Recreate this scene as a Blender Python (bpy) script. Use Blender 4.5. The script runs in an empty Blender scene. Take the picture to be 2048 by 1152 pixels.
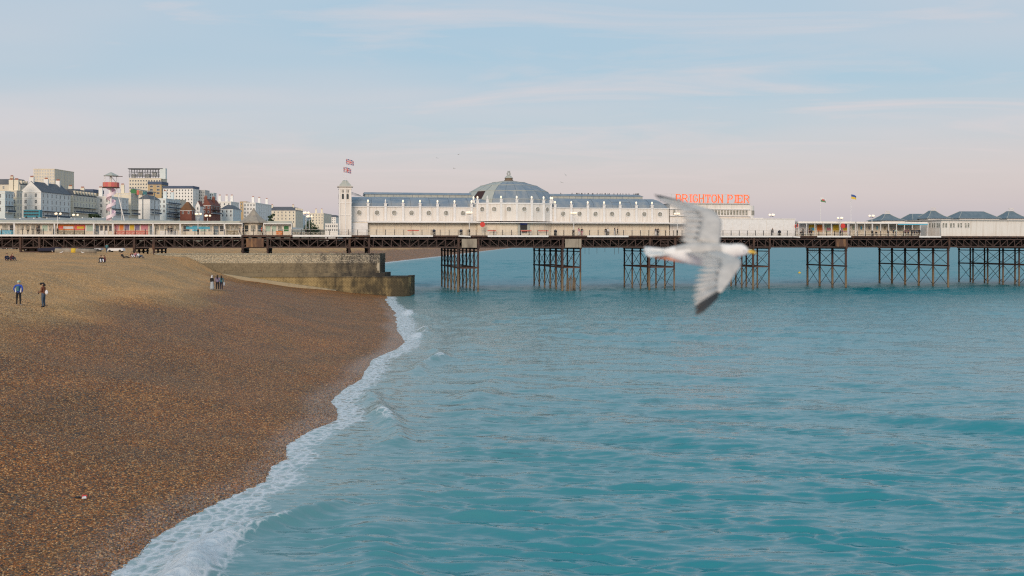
import bpy, bmesh, math, random
import numpy as np
from mathutils import Vector, Matrix
random.seed(7); rng = np.random.default_rng(7)
scene = bpy.context.scene
COL = scene.collection

# ---------------------------------------------------------------- camera
F = 2050.0            # focal length in photo pixels (2048 wide)
HC = 9.6              # eye height over the sea
HOR = 487.0           # photo row of the horizon
cd = bpy.data.cameras.new('camera'); cam = bpy.data.objects.new('camera', cd); COL.objects.link(cam)
cam.location = (0, 0, HC); cam.rotation_euler = (math.pi/2, 0, 0)
cd.sensor_width = 36; cd.lens = 36*F/2048; cd.shift_y = -(576-HOR)/2048.0
cd.clip_start = .1; cd.clip_end = 30000
cd.dof.use_dof = True; cd.dof.focus_distance = 170; cd.dof.aperture_fstop = 1.7
scene.camera = cam

# ---------------------------------------------------------------- sky and sun
SUN_EL, SUN_AZ = math.radians(20), math.radians(188)     # low, behind the camera (west)
w = bpy.data.worlds.new('World'); scene.world = w; w.use_nodes = True
N = w.node_tree.nodes; L = w.node_tree.links; N.clear()
def wn(t, **k):
    n = N.new(t)
    for a, b in k.items(): setattr(n, a, b)
    return n
out = wn('ShaderNodeOutputWorld'); bg = wn('ShaderNodeBackground')
sky = wn('ShaderNodeTexSky', sky_type='NISHITA', sun_disc=False)
sky.sun_elevation = SUN_EL; sky.sun_rotation = SUN_AZ; sky.air_density = 1.2; sky.dust_density = 2.0
sk = wn('ShaderNodeMix', data_type='RGBA', blend_type='MULTIPLY'); sk.inputs[0].default_value = 1
sk.inputs[7].default_value = (.09, .09, .09, 1); L.new(sky.outputs[0], sk.inputs[6])
tc = wn('ShaderNodeTexCoord'); sep = wn('ShaderNodeSeparateXYZ'); L.new(tc.outputs['Generated'], sep.inputs[0])
ramp = wn('ShaderNodeValToRGB'); ramp.color_ramp.interpolation = 'B_SPLINE'
stops = [(0.0, (.44, .44, .53)), (.02, (.515, .47, .515)), (.05, (.61, .53, .525)), (.08, (.575, .545, .56)),
         (.11, (.475, .55, .615)), (.15, (.385, .53, .64)), (.22, (.325, .51, .65)), (.5, (.31, .52, .68)), (1.0, (.30, .50, .66))]
els = ramp.color_ramp.elements
while len(els) < len(stops): els.new(.5)
for e, (p, c) in zip(els, stops): e.position = p; e.color = c + (1,)
L.new(sep.outputs[2], ramp.inputs[0])
mixs = wn('ShaderNodeMix', data_type='RGBA'); mixs.inputs[0].default_value = .12
L.new(ramp.outputs[0], mixs.inputs[6]); L.new(sk.outputs[2], mixs.inputs[7])
# thin high cloud, laid out on a flat layer far overhead
addz = wn('ShaderNodeMath', operation='ADD'); addz.inputs[1].default_value = .07; L.new(sep.outputs[2], addz.inputs[0])
dx = wn('ShaderNodeMath', operation='DIVIDE'); L.new(sep.outputs[0], dx.inputs[0]); L.new(addz.outputs[0], dx.inputs[1])
dy = wn('ShaderNodeMath', operation='DIVIDE'); L.new(sep.outputs[1], dy.inputs[0]); L.new(addz.outputs[0], dy.inputs[1])
cmb = wn('ShaderNodeCombineXYZ'); L.new(dx.outputs[0], cmb.inputs[0]); L.new(dy.outputs[0], cmb.inputs[1])
mp = wn('ShaderNodeMapping'); mp.inputs['Rotation'].default_value = (0, 0, math.radians(-22)); mp.inputs['Scale'].default_value = (.55, 1.0, 1)
mp.inputs['Location'].default_value = (3.1, 1.7, 0); L.new(cmb.outputs[0], mp.inputs[0])
n1 = wn('ShaderNodeTexNoise'); n1.inputs['Scale'].default_value = 1.15; n1.inputs['Detail'].default_value = 7; n1.inputs['Roughness'].default_value = .58; n1.inputs['Distortion'].default_value = 1.1
L.new(mp.outputs[0], n1.inputs['Vector'])
cr = wn('ShaderNodeValToRGB'); cr.color_ramp.elements[0].position = .43; cr.color_ramp.elements[1].position = .88
cr.color_ramp.elements[0].color = (0, 0, 0, 1); cr.color_ramp.elements[1].color = (.80, .80, .80, 1)
L.new(n1.outputs['Fac'], cr.inputs[0])
n2 = wn('ShaderNodeTexNoise'); n2.inputs['Scale'].default_value = .45; n2.inputs['Detail'].default_value = 3; L.new(mp.outputs[0], n2.inputs['Vector'])
cr2 = wn('ShaderNodeValToRGB'); cr2.color_ramp.elements[0].position = .38; cr2.color_ramp.elements[1].position = .62
cr2.color_ramp.elements[1].color = (.42, .42, .42, 1); L.new(n2.outputs['Fac'], cr2.inputs[0])
cadd = wn('ShaderNodeMath', operation='MAXIMUM', use_clamp=True); L.new(cr.outputs[0], cadd.inputs[0]); L.new(cr2.outputs[0], cadd.inputs[1])
fade = wn('ShaderNodeMapRange'); fade.inputs[1].default_value = .02; fade.inputs[2].default_value = .10; L.new(sep.outputs[2], fade.inputs[0])
cm = wn('ShaderNodeMath', operation='MULTIPLY'); L.new(cadd.outputs[0], cm.inputs[0]); L.new(fade.outputs[0], cm.inputs[1])
cl = wn('ShaderNodeMix', data_type='RGBA'); cl.inputs[7].default_value = (.70, .595, .585, 1)
L.new(cm.outputs[0], cl.inputs[0]); L.new(mixs.outputs[2], cl.inputs[6])
L.new(cl.outputs[2], bg.inputs[0]); bg.inputs[1].default_value = 1.0; L.new(bg.outputs[0], out.inputs[0])

sd = bpy.data.lights.new('sun', 'SUN'); sd.energy = 1.9; sd.angle = math.radians(24); sd.color = (1, .81, .64)
sun = bpy.data.objects.new('sun', sd); COL.objects.link(sun)
sun.location = (0, -50, 60)
sdir = Vector((math.sin(SUN_AZ)*math.cos(SUN_EL), math.cos(SUN_AZ)*math.cos(SUN_EL), math.sin(SUN_EL)))
sun.rotation_euler = (-sdir).to_track_quat('-Z', 'Y').to_euler()
scene.view_settings.view_transform = 'Standard'; scene.view_settings.look = 'None'
scene.view_settings.exposure = .17; scene.view_settings.gamma = 1; scene.view_settings.use_curve_mapping = False
scene.cycles.use_denoising = False; scene.cycles.filter_width = 1.2; scene.cycles.sample_clamp_indirect = 4; scene.cycles.max_bounces = 6; scene.cycles.diffuse_bounces = 3

# ---------------------------------------------------------------- materials
M = {}
def nodes(m): return m.node_tree.nodes, m.node_tree.links
def mat(name, c, rough=.7, c2=None, scale=1.5, stretch=(1, 1, 1), lo=.4, hi=.65, bump=0, bscale=None, metal=0, emit=None, es=1, detail=4, spec=.5):
    m = bpy.data.materials.new(name); m.use_nodes = True; n, l = nodes(m); b = n['Principled BSDF']
    b.inputs['Base Color'].default_value = (*c, 1); b.inputs['Roughness'].default_value = rough; b.inputs['Metallic'].default_value = metal
    b.inputs['Specular IOR Level'].default_value = spec
    g = None
    if c2 is not None or bump:
        g = n.new('ShaderNodeNewGeometry'); mpn = n.new('ShaderNodeMapping'); mpn.inputs['Scale'].default_value = stretch; l.new(g.outputs['Position'], mpn.inputs[0])
    if c2 is not None:
        t = n.new('ShaderNodeTexNoise'); t.inputs['Scale'].default_value = scale; t.inputs['Detail'].default_value = detail; t.inputs['Roughness'].default_value = .65
        l.new(mpn.outputs[0], t.inputs['Vector'])
        r = n.new('ShaderNodeMapRange'); r.inputs[1].default_value = lo; r.inputs[2].default_value = hi; l.new(t.outputs['Fac'], r.inputs[0])
        x = n.new('ShaderNodeMix'); x.data_type = 'RGBA'; x.inputs[6].default_value = (*c, 1); x.inputs[7].default_value = (*c2, 1)
        l.new(r.outputs[0], x.inputs[0]); l.new(x.outputs[2], b.inputs['Base Color'])
    if bump:
        t2 = n.new('ShaderNodeTexNoise'); t2.inputs['Scale'].default_value = bscale or scale*4; t2.inputs['Detail'].default_value = 5
        l.new(mpn.outputs[0], t2.inputs['Vector']); bu = n.new('ShaderNodeBump'); bu.inputs['Distance'].default_value = bump
        l.new(t2.outputs['Fac'], bu.inputs['Height']); l.new(bu.outputs[0], b.inputs['Normal'])
    if emit: b.inputs['Emission Color'].default_value = (*emit, 1); b.inputs['Emission Strength'].default_value = es
    M[name] = m; return m
mat('white', (.75, .70, .64), .5, (.50, .41, .32), 1.1, (2.2, 2.2, .14), .50, .82, .004, 9, detail=7)
mat('white_clean', (.80, .78, .76), .45, (.72, .69, .66), 2)
mat('cream', (.74, .66, .53), .6, (.52, .41, .29), 1.2, (2, 2, .18), .48, .82, detail=7)
mat('seam', (.50, .46, .42), .7)
mat('rust', (.045, .024, .019), .75, (.12, .055, .028), 1.6, (1, 1, .5), .45, .75, .01, 8)
mat('iron', (.022, .015, .014), .7, (.05, .027, .02), 2.2, (1, 1, .5), .42, .75)
mat('iron_light', (.050, .030, .026), .7, (.085, .045, .033), 2.5)
mat('deck', (.055, .042, .036), .8, (.10, .075, .06), 2)
mat('black_metal', (.012, .012, .014), .5)
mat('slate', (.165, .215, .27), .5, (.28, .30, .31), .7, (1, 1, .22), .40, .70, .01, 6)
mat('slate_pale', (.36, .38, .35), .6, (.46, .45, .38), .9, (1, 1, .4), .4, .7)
mat('slate_teal', (.105, .15, .18), .55, (.16, .20, .225), .8, (1, 1, .3), .4, .7)
mat('maroon', (.045, .018, .016), .8)
mat('concrete', (.33, .285, .22), .85, (.17, .14, .11), .9, (1, 1, .25), .42, .7, .01, 7)
mat('rust_panel', (.10, .052, .033), .8, (.32, .17, .075), 1.0, (1.6, 1, .2), .5, .72)
mat('glass', (.045, .055, .06), .12)
mat('glass_olive', (.20, .195, .16), .25, (.42, .40, .34), 2.6, (1, 1, 1), .45, .6)
mat('globe', (.95, .85, .7), .3, emit=(1, .74, .46), es=.6)
mat('globe_off', (.8, .78, .74), .3)
mat('letter_red', (.6, .06, .02), .4, emit=(1, .17, .03), es=.75)
mat('red', (.62, .045, .03), .45); mat('red_soft', (.58, .13, .09), .6)
mat('wood', (.20, .14, .09), .8)
for nm, c in dict(blue=(.02, .07, .40), navy=(.015, .02, .05), black=(.012, .012, .015), brown=(.17, .055, .025), white_cloth=(.68, .68, .70), denim=(.055, .085, .13),
                  grey=(.22, .22, .24), lilac=(.20, .16, .26), teal=(.05, .17, .20), darkred=(.10, .02, .025), skin=(.50, .30, .20), hair=(.018, .012, .010), hair_light=(.16, .09, .045),
                  khaki=(.28, .23, .15), pink=(.55, .22, .26), green=(.05, .18, .07), yellow=(.62, .42, .04), orange=(.65, .20, .04), skyblue=(.10, .42, .58), mint=(.40, .52, .42)).items():
    mat(nm, c, .8)
mat('pale_skin', (.60, .42, .33), .6)

# ---------------------------------------------------------------- mesh helpers
def link(o): COL.objects.link(o); return o
def tag(o, label=None, cat=None, group=None, kind=None):
    if label: o['label'] = label
    if cat: o['category'] = cat
    if group: o['group'] = group
    if kind: o['kind'] = kind
    return o
def empty(name, loc, rz=0, label=None, cat=None, group=None):
    o = bpy.data.objects.new(name, None); link(o); o.location = loc; o.rotation_euler = (0, 0, rz); o.empty_display_size = .5
    return tag(o, label, cat, group)
class MB:
    def __init__(s): s.v = []; s.f = []; s.m = []
    def add(s, v, f, mi=0):
        k = len(s.v); s.v += [tuple(p) for p in v]; s.f += [tuple(i+k for i in q) for q in f]; s.m += [mi]*len(f); return s
    def box(s, x0, x1, y0, y1, z0, z1, mi=0):
        return s.add([(x0, y0, z0), (x1, y0, z0), (x1, y1, z0), (x0, y1, z0), (x0, y0, z1), (x1, y0, z1), (x1, y1, z1), (x0, y1, z1)],
                     [(0, 3, 2, 1), (4, 5, 6, 7), (0, 1, 5, 4), (1, 2, 6, 5), (2, 3, 7, 6), (3, 0, 4, 7)], mi)
    def bar(s, a, b, w, h=None, mi=0):
        a = Vector(a); b = Vector(b); d = b-a; q = d.to_track_quat('Z', 'Y'); h = h or w; X = q @ Vector((w/2, 0, 0)); Y = q @ Vector((0, h/2, 0))
        return s.add([a-X-Y, a+X-Y, a+X+Y, a-X+Y, b-X-Y, b+X-Y, b+X+Y, b-X+Y],
                     [(0, 3, 2, 1), (4, 5, 6, 7), (0, 1, 5, 4), (1, 2, 6, 5), (2, 3, 7, 6), (3, 0, 4, 7)], mi)
    def lathe(s, prof, n=12, c=(0, 0, 0), mi=0, ph=0):
        k = len(prof); v = []
        for r, z in prof:
            for i in range(n):
                a = 2*math.pi*i/n+ph; v.append((c[0]+r*math.cos(a), c[1]+r*math.sin(a), c[2]+z))
        f = [(j*n+i, j*n+(i+1) % n, (j+1)*n+(i+1) % n, (j+1)*n+i) for j in range(k-1) for i in range(n)]
        f += [tuple(reversed(range(n))), tuple((k-1)*n+i for i in range(n))]
        return s.add(v, f, mi)
    def tube(s, a, b, r0, r1=None, n=8, mi=0):
        a = Vector(a); b = Vector(b); r1 = r0 if r1 is None else r1; q = (b-a).to_track_quat('Z', 'Y'); v = []
        for p, r in ((a, r0), (b, r1)):
            for i in range(n): v.append(p + q @ Vector((r*math.cos(2*math.pi*i/n), r*math.sin(2*math.pi*i/n), 0)))
        f = [(i, (i+1) % n, n+(i+1) % n, n+i) for i in range(n)] + [tuple(reversed(range(n))), tuple(range(n, 2*n))]
        return s.add(v, f, mi)
    def prism(s, poly, y0, y1, mi=0):          # polygon in x,z extruded along y
        n = len(poly); v = [(x, y0, z) for x, z in poly] + [(x, y1, z) for x, z in poly]
        f = [tuple(range(n)), tuple(reversed(range(n, 2*n)))] + [(i, n+i, n+(i+1) % n, (i+1) % n) for i in range(n)]
        return s.add(v, f, mi)
    def mesh(s, name, mats, smooth=False):
        me = bpy.data.meshes.new(name); me.from_pydata(s.v, [], s.f)
        for m in (mats if isinstance(mats, (list, tuple)) else [mats]): me.materials.append(M[m] if isinstance(m, str) else m)
        me.polygons.foreach_set('material_index', s.m)
        if smooth: me.polygons.foreach_set('use_smooth', [True]*len(me.polygons))
        bm = bmesh.new(); bm.from_mesh(me); bmesh.ops.recalc_face_normals(bm, faces=bm.faces); bm.to_mesh(me); bm.free()
        return me
    def build(s, name, mats, parent=None, smooth=False, loc=(0, 0, 0), rz=0):
        o = bpy.data.objects.new(name, s.mesh(name, mats, smooth)); link(o); o.parent = parent; o.location = loc; o.rotation_euler = (0, 0, rz); return o
UNIT = {}
def unit(shape, m):
    k = (shape, m)
    if k not in UNIT:
        b = MB()
        if shape == 'box': b.box(-.5, .5, -.5, .5, -.5, .5)
        elif shape == 'cyl': b.lathe([(.5, -.5), (.5, .5)], 10)
        UNIT[k] = b.mesh(shape+'_'+m, m, shape == 'none')
    return UNIT[k]
def box(name, parent, c, size, m, rz=0):
    o = bpy.data.objects.new(name, unit('box', m)); link(o); o.parent = parent; o.location = c; o.scale = size; o.rotation_euler = (0, 0, rz); return o
def bar(name, parent, a, b, wd, m, h=None, shape='box'):
    a = Vector(a); b = Vector(b); d = b-a
    o = bpy.data.objects.new(name, unit(shape, m)); link(o); o.parent = parent
    o.matrix_local = Matrix.LocRotScale((a+b)/2, d.to_track_quat('Z', 'Y'), Vector((wd, h or wd, d.length))); return o
def inst(name, me, parent, loc, rz=0, sc=(1, 1, 1)):
    o = bpy.data.objects.new(name, me); link(o); o.parent = parent; o.location = loc; o.rotation_euler = (0, 0, rz); o.scale = sc; return o
def ray(px, py, Y): return Vector(((px-1024)*Y/F, Y, HC+(HOR-py)*Y/F))

# ---------------------------------------------------------------- beach and terrain heights
SH_PX = [(20, 1300), (140, 1215), (250, 1152), (330, 1075), (430, 1020), (500, 985), (548, 965), (560, 935), (590, 920), (585, 893), (640, 860), (688, 840), (685, 820), (672, 805),
         (690, 785), (730, 760), (745, 735), (752, 720), (800, 700), (818, 685), (800, 660), (795, 625), (778, 602)]
SH = [(F*HC/(y-HOR), (x-1024)/F*F*HC/(y-HOR)) for x, y in SH_PX]
SH = [(5, -13.0)] + SH + [(187, -22), (190, -45), (215, -60), (492, -64), (757, -53), (1500, -28), (3936, 69), (9000, 260)]
SHY = np.array([p[0] for p in SH]); SHX = np.array([p[1] for p in SH])
def shore(Y): return np.interp(Y, SHY, SHX)
B_D = [-60, -15, 0, 6, 12, 20, 24, 30, 34, 45, 60, 90, 4000]; B_Z = [-6, -1.8, 0, .85, 2.1, 4.1, 5.2, 6.9, 7.35, 7.6, 7.95, 8.1, 8.1]
G_D = [-60, -15, 0, 7, 20, 27, 32, 37, 45, 60, 90, 4000]; G_Z = [-6, -1.5, 0, .6, 2.1, 3.0, 4.5, 7.1, 7.7, 7.95, 8.1, 8.1]
def sstep(a, b, x): t = np.clip((x-a)/(b-a), 0, 1); return t*t*(3-2*t)
def beach_z(X, Y):
    X = np.asarray(X, float); Y = np.asarray(Y, float); d = shore(Y)-X
    zb = np.interp(d, B_D, B_Z); zg = np.interp(d, G_D, G_Z); k = sstep(120, 178, Y)*(1-sstep(196, 230, Y))
    z = zb*(1-k)+zg*k
    u = .06*np.sin(X*.55+Y*.21)+.05*np.sin(X*.23-Y*.37+1)+.10*np.sin(X*.11+Y*.075+2)
    z = z+u*np.clip((d-2)/8, 0, 1)+.20*np.exp(-((d-22.5-.8*np.sin(Y*.1))/1.1)**2)*(1-sstep(100, 130, Y))+.12*np.exp(-((d-13-1.1*np.sin(Y*.07+1))/1.3)**2)*(1-sstep(100, 150, Y))
    z = z+.035*np.sin(X*2.9+2*np.sin(Y*.9))*np.sin(Y*2.3+1.6*np.sin(X*1.1))*np.clip((d-20)/4, 0, 1)*(Y < 190)
    # sea-front road on top of the terrace wall, then the hill
    town = 22+.004*np.clip(Y-500, 0, 4000)-.028*np.clip(508-Y, 0, 350)+.10*np.clip(-270-X, 0, 600)
    up = sstep(-196, -200, X)
    return z*(1-up)+town*up
def ground(px, py):
    r = (px-1024)/F; t = (HOR-py)/F; Y = np.linspace(20, 700, 20000)
    h = HC+t*Y-beach_z(r*Y, Y); i = np.argmax(h < 0); return Vector((r*Y[i], Y[i], float(beach_z(r*Y[i], Y[i]))))
def grid(name, X, Y, Z, keep=None, attrs={}, m=None, smooth=True):
    nr, nc = X.shape; co = np.stack([X, Y, Z], -1).reshape(-1, 3)
    i = np.arange(nr*nc).reshape(nr, nc); q = np.stack([i[:-1, :-1], i[:-1, 1:], i[1:, 1:], i[1:, :-1]], -1).reshape(-1, 4)
    if keep is not None:
        kf = keep.ravel()[q].any(1); q = q[kf]
        used = np.unique(q); mp_ = np.full(nr*nc, -1); mp_[used] = np.arange(len(used)); q = mp_[q]; co = co[used]
        attrs = {k: v.ravel()[used] for k, v in attrs.items()}
    else: attrs = {k: v.ravel() for k, v in attrs.items()}
    me = bpy.data.meshes.new(name); me.vertices.add(len(co)); me.vertices.foreach_set('co', co.ravel().astype(np.float32))
    me.loops.add(q.size); me.loops.foreach_set('vertex_index', q.ravel().astype(np.int32))
    me.polygons.add(len(q)); me.polygons.foreach_set('loop_start', np.arange(0, q.size, 4, dtype=np.int32)); me.polygons.foreach_set('loop_total', np.full(len(q), 4, dtype=np.int32))
    me.update(calc_edges=True)
    if smooth: me.polygons.foreach_set('use_smooth', [True]*len(q))
    for k, v in attrs.items():
        a = me.attributes.new(k, 'FLOAT', 'POINT'); a.data.foreach_set('value', v.astype(np.float32))
    if m: me.materials.append(m)
    o = bpy.data.objects.new(name, me); link(o); return o

# shingle material: stones as voronoi cells, wet tide zone darker and glossier
def shingle_mat():
    m = bpy.data.materials.new('shingle'); m.use_nodes = True; n, l = nodes(m); b = n['Principled BSDF']
    g = n.new('ShaderNodeNewGeometry')
    v = n.new('ShaderNodeTexVoronoi'); v.inputs['Scale'].default_value = 15; l.new(g.outputs['Position'], v.inputs['Vector'])
    s = n.new('ShaderNodeSeparateColor'); l.new(v.outputs['Color'], s.inputs[0])
    def rampn(cols):
        r = n.new('ShaderNodeValToRGB'); e = r.color_ramp.elements; r.color_ramp.interpolation = 'CONSTANT'
        while len(e) < len(cols): e.new(.5)
        for i, c in enumerate(cols): e[i].position = i/len(cols); e[i].color = (*c, 1)
        l.new(s.outputs[0], r.inputs[0]); return r
    warm = lambda L_, k: [(r*k*1.24, g_*k*.98, b_*k*.68) for r, g_, b_ in L_]
    warmd = lambda L_, k: [(r*k*1.14, g_*k*.96, b_*k*.80) for r, g_, b_ in L_]
    wet = rampn(warm([(.085, .043, .018), (.045, .026, .015), (.15, .073, .028), (.065, .040, .022), (.022, .021, .024), (.19, .105, .045), (.10, .058, .028), (.075, .070, .066), (.13, .056, .019), (.055, .034, .019), (.26, .18, .10), (.033, .034, .042)], 1.95))
    dry = rampn(warmd([(.33, .235, .125), (.25, .18, .10), (.42, .31, .175), (.29, .21, .12), (.18, .15, .12), (.46, .35, .21), (.36, .255, .13), (.30, .25, .19), (.38, .25, .115), (.27, .20, .12), (.53, .43, .29), (.20, .17, .135)], 1.3))
    a = n.new('ShaderNodeAttribute'); a.attribute_name = 'wet'
    nz = n.new('ShaderNodeTexNoise'); nz.inputs['Scale'].default_value = .35; nz.inputs['Detail'].default_value = 6; nz.inputs['Roughness'].default_value = .7; l.new(g.outputs['Position'], nz.inputs['Vector'])
    sc = n.new('ShaderNodeMath'); sc.operation = 'MULTIPLY_ADD'; sc.inputs[1].default_value = .9; sc.inputs[2].default_value = -.45; l.new(nz.outputs['Fac'], sc.inputs[0])
    ad = n.new('ShaderNodeMath'); ad.operation = 'ADD'; ad.use_clamp = True; l.new(a.outputs['Fac'], ad.inputs[0]); l.new(sc.outputs[0], ad.inputs[1])
    x = n.new('ShaderNodeMix'); x.data_type = 'RGBA'; l.new(ad.outputs[0], x.inputs[0]); l.new(dry.outputs[0], x.inputs[6]); l.new(wet.outputs[0], x.inputs[7])
    # broad patches of greyer and redder stones
    nb = n.new('ShaderNodeTexNoise'); nb.inputs['Scale'].default_value = .22; nb.inputs['Detail'].default_value = 5; l.new(g.outputs['Position'], nb.inputs['Vector'])
    rb = n.new('ShaderNodeValToRGB'); rb.color_ramp.elements[0].position = .34; rb.color_ramp.elements[0].color = (.86, .85, .85, 1); rb.color_ramp.elements[1].position = .68; rb.color_ramp.elements[1].color = (1.22, 1.04, .86, 1)
    l.new(nb.outputs['Fac'], rb.inputs[0])
    mu = n.new('ShaderNodeMix'); mu.data_type = 'RGBA'; mu.blend_type = 'MULTIPLY'; mu.inputs[0].default_value = 1; l.new(x.outputs[2], mu.inputs[6]); l.new(rb.outputs[0], mu.inputs[7])
    l.new(mu.outputs[2], b.inputs['Base Color'])
    rr = n.new('ShaderNodeMapRange'); rr.inputs[3].default_value = .9; rr.inputs[4].default_value = .55; l.new(ad.outputs[0], rr.inputs[0]); l.new(rr.outputs[0], b.inputs['Roughness'])
    fl_ = n.new('ShaderNodeAttribute'); fl_.attribute_name = 'film'; rf_ = n.new('ShaderNodeMix'); rf_.inputs[3].default_value = .22; l.new(fl_.outputs['Fac'], rf_.inputs[0]); l.new(rr.outputs[0], rf_.inputs[2]); l.new(rf_.outputs[0], b.inputs['Roughness'])
    sp_ = n.new('ShaderNodeMapRange'); sp_.inputs[3].default_value = .15; sp_.inputs[4].default_value = .6; l.new(fl_.outputs['Fac'], sp_.inputs[0]); l.new(sp_.outputs[0], b.inputs['Specular IOR Level'])
    bu = n.new('ShaderNodeBump'); bu.inputs['Distance'].default_value = .05; bu.inputs['Strength'].default_value = .9; bu.invert = True; l.new(v.outputs['Distance'], bu.inputs['Height']); l.new(bu.outputs[0], b.inputs['Normal'])
    return m
SHINGLE = shingle_mat()
# beach: rows along Y, columns by distance inland
Yr = np.concatenate([np.linspace(6, 60, 130), np.linspace(60.5, 230, 260), np.geomspace(231, 9000, 150)])
Dc = np.concatenate([np.linspace(-40, -6, 8), np.linspace(-5.5, 48, 170), np.linspace(49, 75, 40)])
YY, DD = np.meshgrid(Yr, Dc, indexing='ij'); XX = shore(YY)-DD
ZZ = beach_z(XX, YY)
NOI = .5*np.sin(XX*.5+YY*.17)+.5*np.sin(XX*.21-YY*.31)
wetd = np.interp(YY, [0, 60, 100, 130, 175, 250], [21, 21, 21, 22, 30, 25])
wet = 1-sstep(wetd-3.2, wetd+3.2, DD+1.6*NOI)
beach = grid('shingle_beach', XX, YY, ZZ, None, {'wet': wet, 'film': 1-sstep(.4, 2.4, DD+.5*NOI)}, SHINGLE); tag(beach, kind='structure')
# the land behind: flat top of the beach, sea-front drive, terrace wall and hill
mat('land', (.30, .235, .145), .95, (.22, .17, .115), .3, bump=.02, bscale=6)
mat('asphalt', (.07, .07, .072), .9, (.10, .095, .09), .4)
Yl = np.concatenate([np.linspace(-20, 300, 65), np.geomspace(310, 9000, 50)]); cols = np.array([-72, -80, -95, -110, -140, -170, -190, -196, -200, -201, -240, -270, -330, -420, -560, -800, -1400, -3000.])
YY, CC = np.meshgrid(Yl, cols, indexing='ij'); XX = np.minimum.accumulate(np.where(CC > -110, shore(YY)+CC, CC), axis=1)
ZZ = beach_z(XX, YY)-.03; XX = XX+sstep(1500, 4000, YY)*np.clip(shore(YY)+60, 0, 400)*(CC <= -110)
land = grid('land', XX, YY, ZZ, None, {}, M['land']); tag(land, kind='structure')
sf = MB(); Ys = np.linspace(330, 1500, 30)
sf.add([(x, y, 22+.004*max(0, y-500)-.028*min(350, max(0, 508-y))+.05) for y in Ys for x in (-236, -203)], [(2*i, 2*i+1, 2*i+3, 2*i+2) for i in range(29)])
tag(sf.build('road', 'asphalt'), kind='structure')

# ---------------------------------------------------------------- sea
yp = np.linspace(640, 50, 720); Ya = 1025*HC/yp; Ya = np.concatenate([Ya, np.arange(Ya[-1]+2.2, 600, 2.2), np.geomspace(604, 2500, 90), np.geomspace(2600, 14000, 20)])
ra = np.concatenate([np.linspace(-.66, -.30, 150), np.linspace(-.2985, .62, 430), np.linspace(.625, 1.0, 40)])
YY, RR = np.meshgrid(Ya, ra, indexing='ij'); XX = RR*YY
DY = np.gradient(Ya)[:, None]; DXg = YY*.0022
dsh = XX-shore(YY)                                    # metres off shore
Z = np.zeros_like(XX)
def wave(lam, amp, ang, ph, sharp=1.0, env=1):
    k = 2*math.pi/lam; c, s_ = math.cos(ang), math.sin(ang)
    p = k*(XX*s_+YY*c)+ph+WARP*min(1.6, .35*lam)
    wgt = sstep(1.6, 3.6, lam/(np.maximum(DY*abs(c), .3*DY)+DXg*abs(s_)))
    return amp*wgt*env*(2*(((np.sin(p)+1)/2)**sharp)-1)
r2 = np.random.default_rng(11)
WARP = np.sin(XX*.31+1.7*np.sin(YY*.11))*np.cos(YY*.23+1.1*np.sin(XX*.17))
env1 = .62+.55*np.sin(XX*.09+YY*.05+.4)*np.sin(XX*.035-YY*.06+1.3)
env3 = np.clip(.62+.55*np.sin(XX*.41+YY*.9+1.5*np.sin(XX*.13))*np.sin(YY*.37-XX*.21+.5), .12, 2)
env2 = .7+.6*np.sin(XX*.17-YY*.11+2.2)*np.sin(XX*.05+YY*.13)
for i in range(16):
    lam = r2.uniform(4.4, 11); Z += wave(lam, .0052*lam, math.radians(r2.normal(20, 11)), r2.uniform(0, 6.3), 1.7, env1)
for i in range(30):
    lam = r2.uniform(.8, 2.8); Z += wave(lam, .0042*lam, math.radians(r2.normal(7, 13)), r2.uniform(0, 6.3), 1.5, env2)
for i in range(34):
    lam = r2.uniform(.30, 1.1); Z += wave(lam, .0128*lam, math.radians(r2.normal(3, 17)), r2.uniform(0, 6.3), 1.8, env3)
def runs(k):                                     # noise drawn out along the crests
    c = np.cumsum(np.pad(r2.normal(0, 1, Z.shape), ((0, 0), (k, 0)), mode='edge'), axis=1); return (c[:, k:]-c[:, :-k])/k**.5
Z += (runs(9)*.6+runs(4)*.4)*.062*np.minimum(DY, 1.6)*sstep(55, 120, YY)*(1-.5*sstep(700, 1500, YY))
calm = sstep(0, 9, dsh)
Z = Z*(.12+.88*calm)
# a low breaker running in obliquely along the shore
bl = 3.1+1.5*np.sin(YY*.16+.6)+.5*np.sin(YY*.53)
brk = np.exp(-((dsh-bl)/.62)**2)*(1+1.1*np.exp(-((YY-40.5)/2.6)**2)+.6*np.exp(-((YY-66)/3)**2))*np.clip(.30+.34*np.sin(YY*.23+1.1)+.12*np.sin(YY*.91), 0, 1)*(1-sstep(150, 185, YY))
br2 = np.exp(-((dsh-7.5-1.6*np.sin(YY*.11))/1.2)**2)*np.clip(.16+.18*np.sin(YY*.17+3), 0, 1)*(1-sstep(140, 180, YY))
Z += brk*.75+br2*.8
Z += .02+.035*np.exp(-dsh.clip(0, None)/1.5)
jag = .55*np.sin(YY*2.1+np.sin(YY*.7)*2)+.35*np.sin(YY*4.7+1)+.25*np.sin(YY*9.1)
fw = np.interp(YY, [20, 29, 33, 38, 42, 50, 62, 85, 105, 120, 150, 187, 230, 4000], [5.6, 5.0, 4.3, 2.6, 1.9, 1.9, 2.2, 2.3, 2.6, 3.8, 2.8, 2.0, 3.5, 5])
fw = fw*.85; fm = 1-sstep(.40*fw, 1.15*fw, dsh+.25*jag)
foam = np.clip(fm*1.0+brk*1.5*(np.sin(YY*1.3+dsh*2)*.25+.75), 0, 1.3)
shal = np.exp(-dsh.clip(0, None)/np.interp(YY, [20, 60, 120, 200], [4.0, 9, 14, 9]))
near = (dsh > -2.2)
rip = np.interp(YY, [25, 60, 120, 260], [.10, .14, .24, .42]); mic = np.interp(YY, [25, 90, 220], [1, .8, .3])
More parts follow.
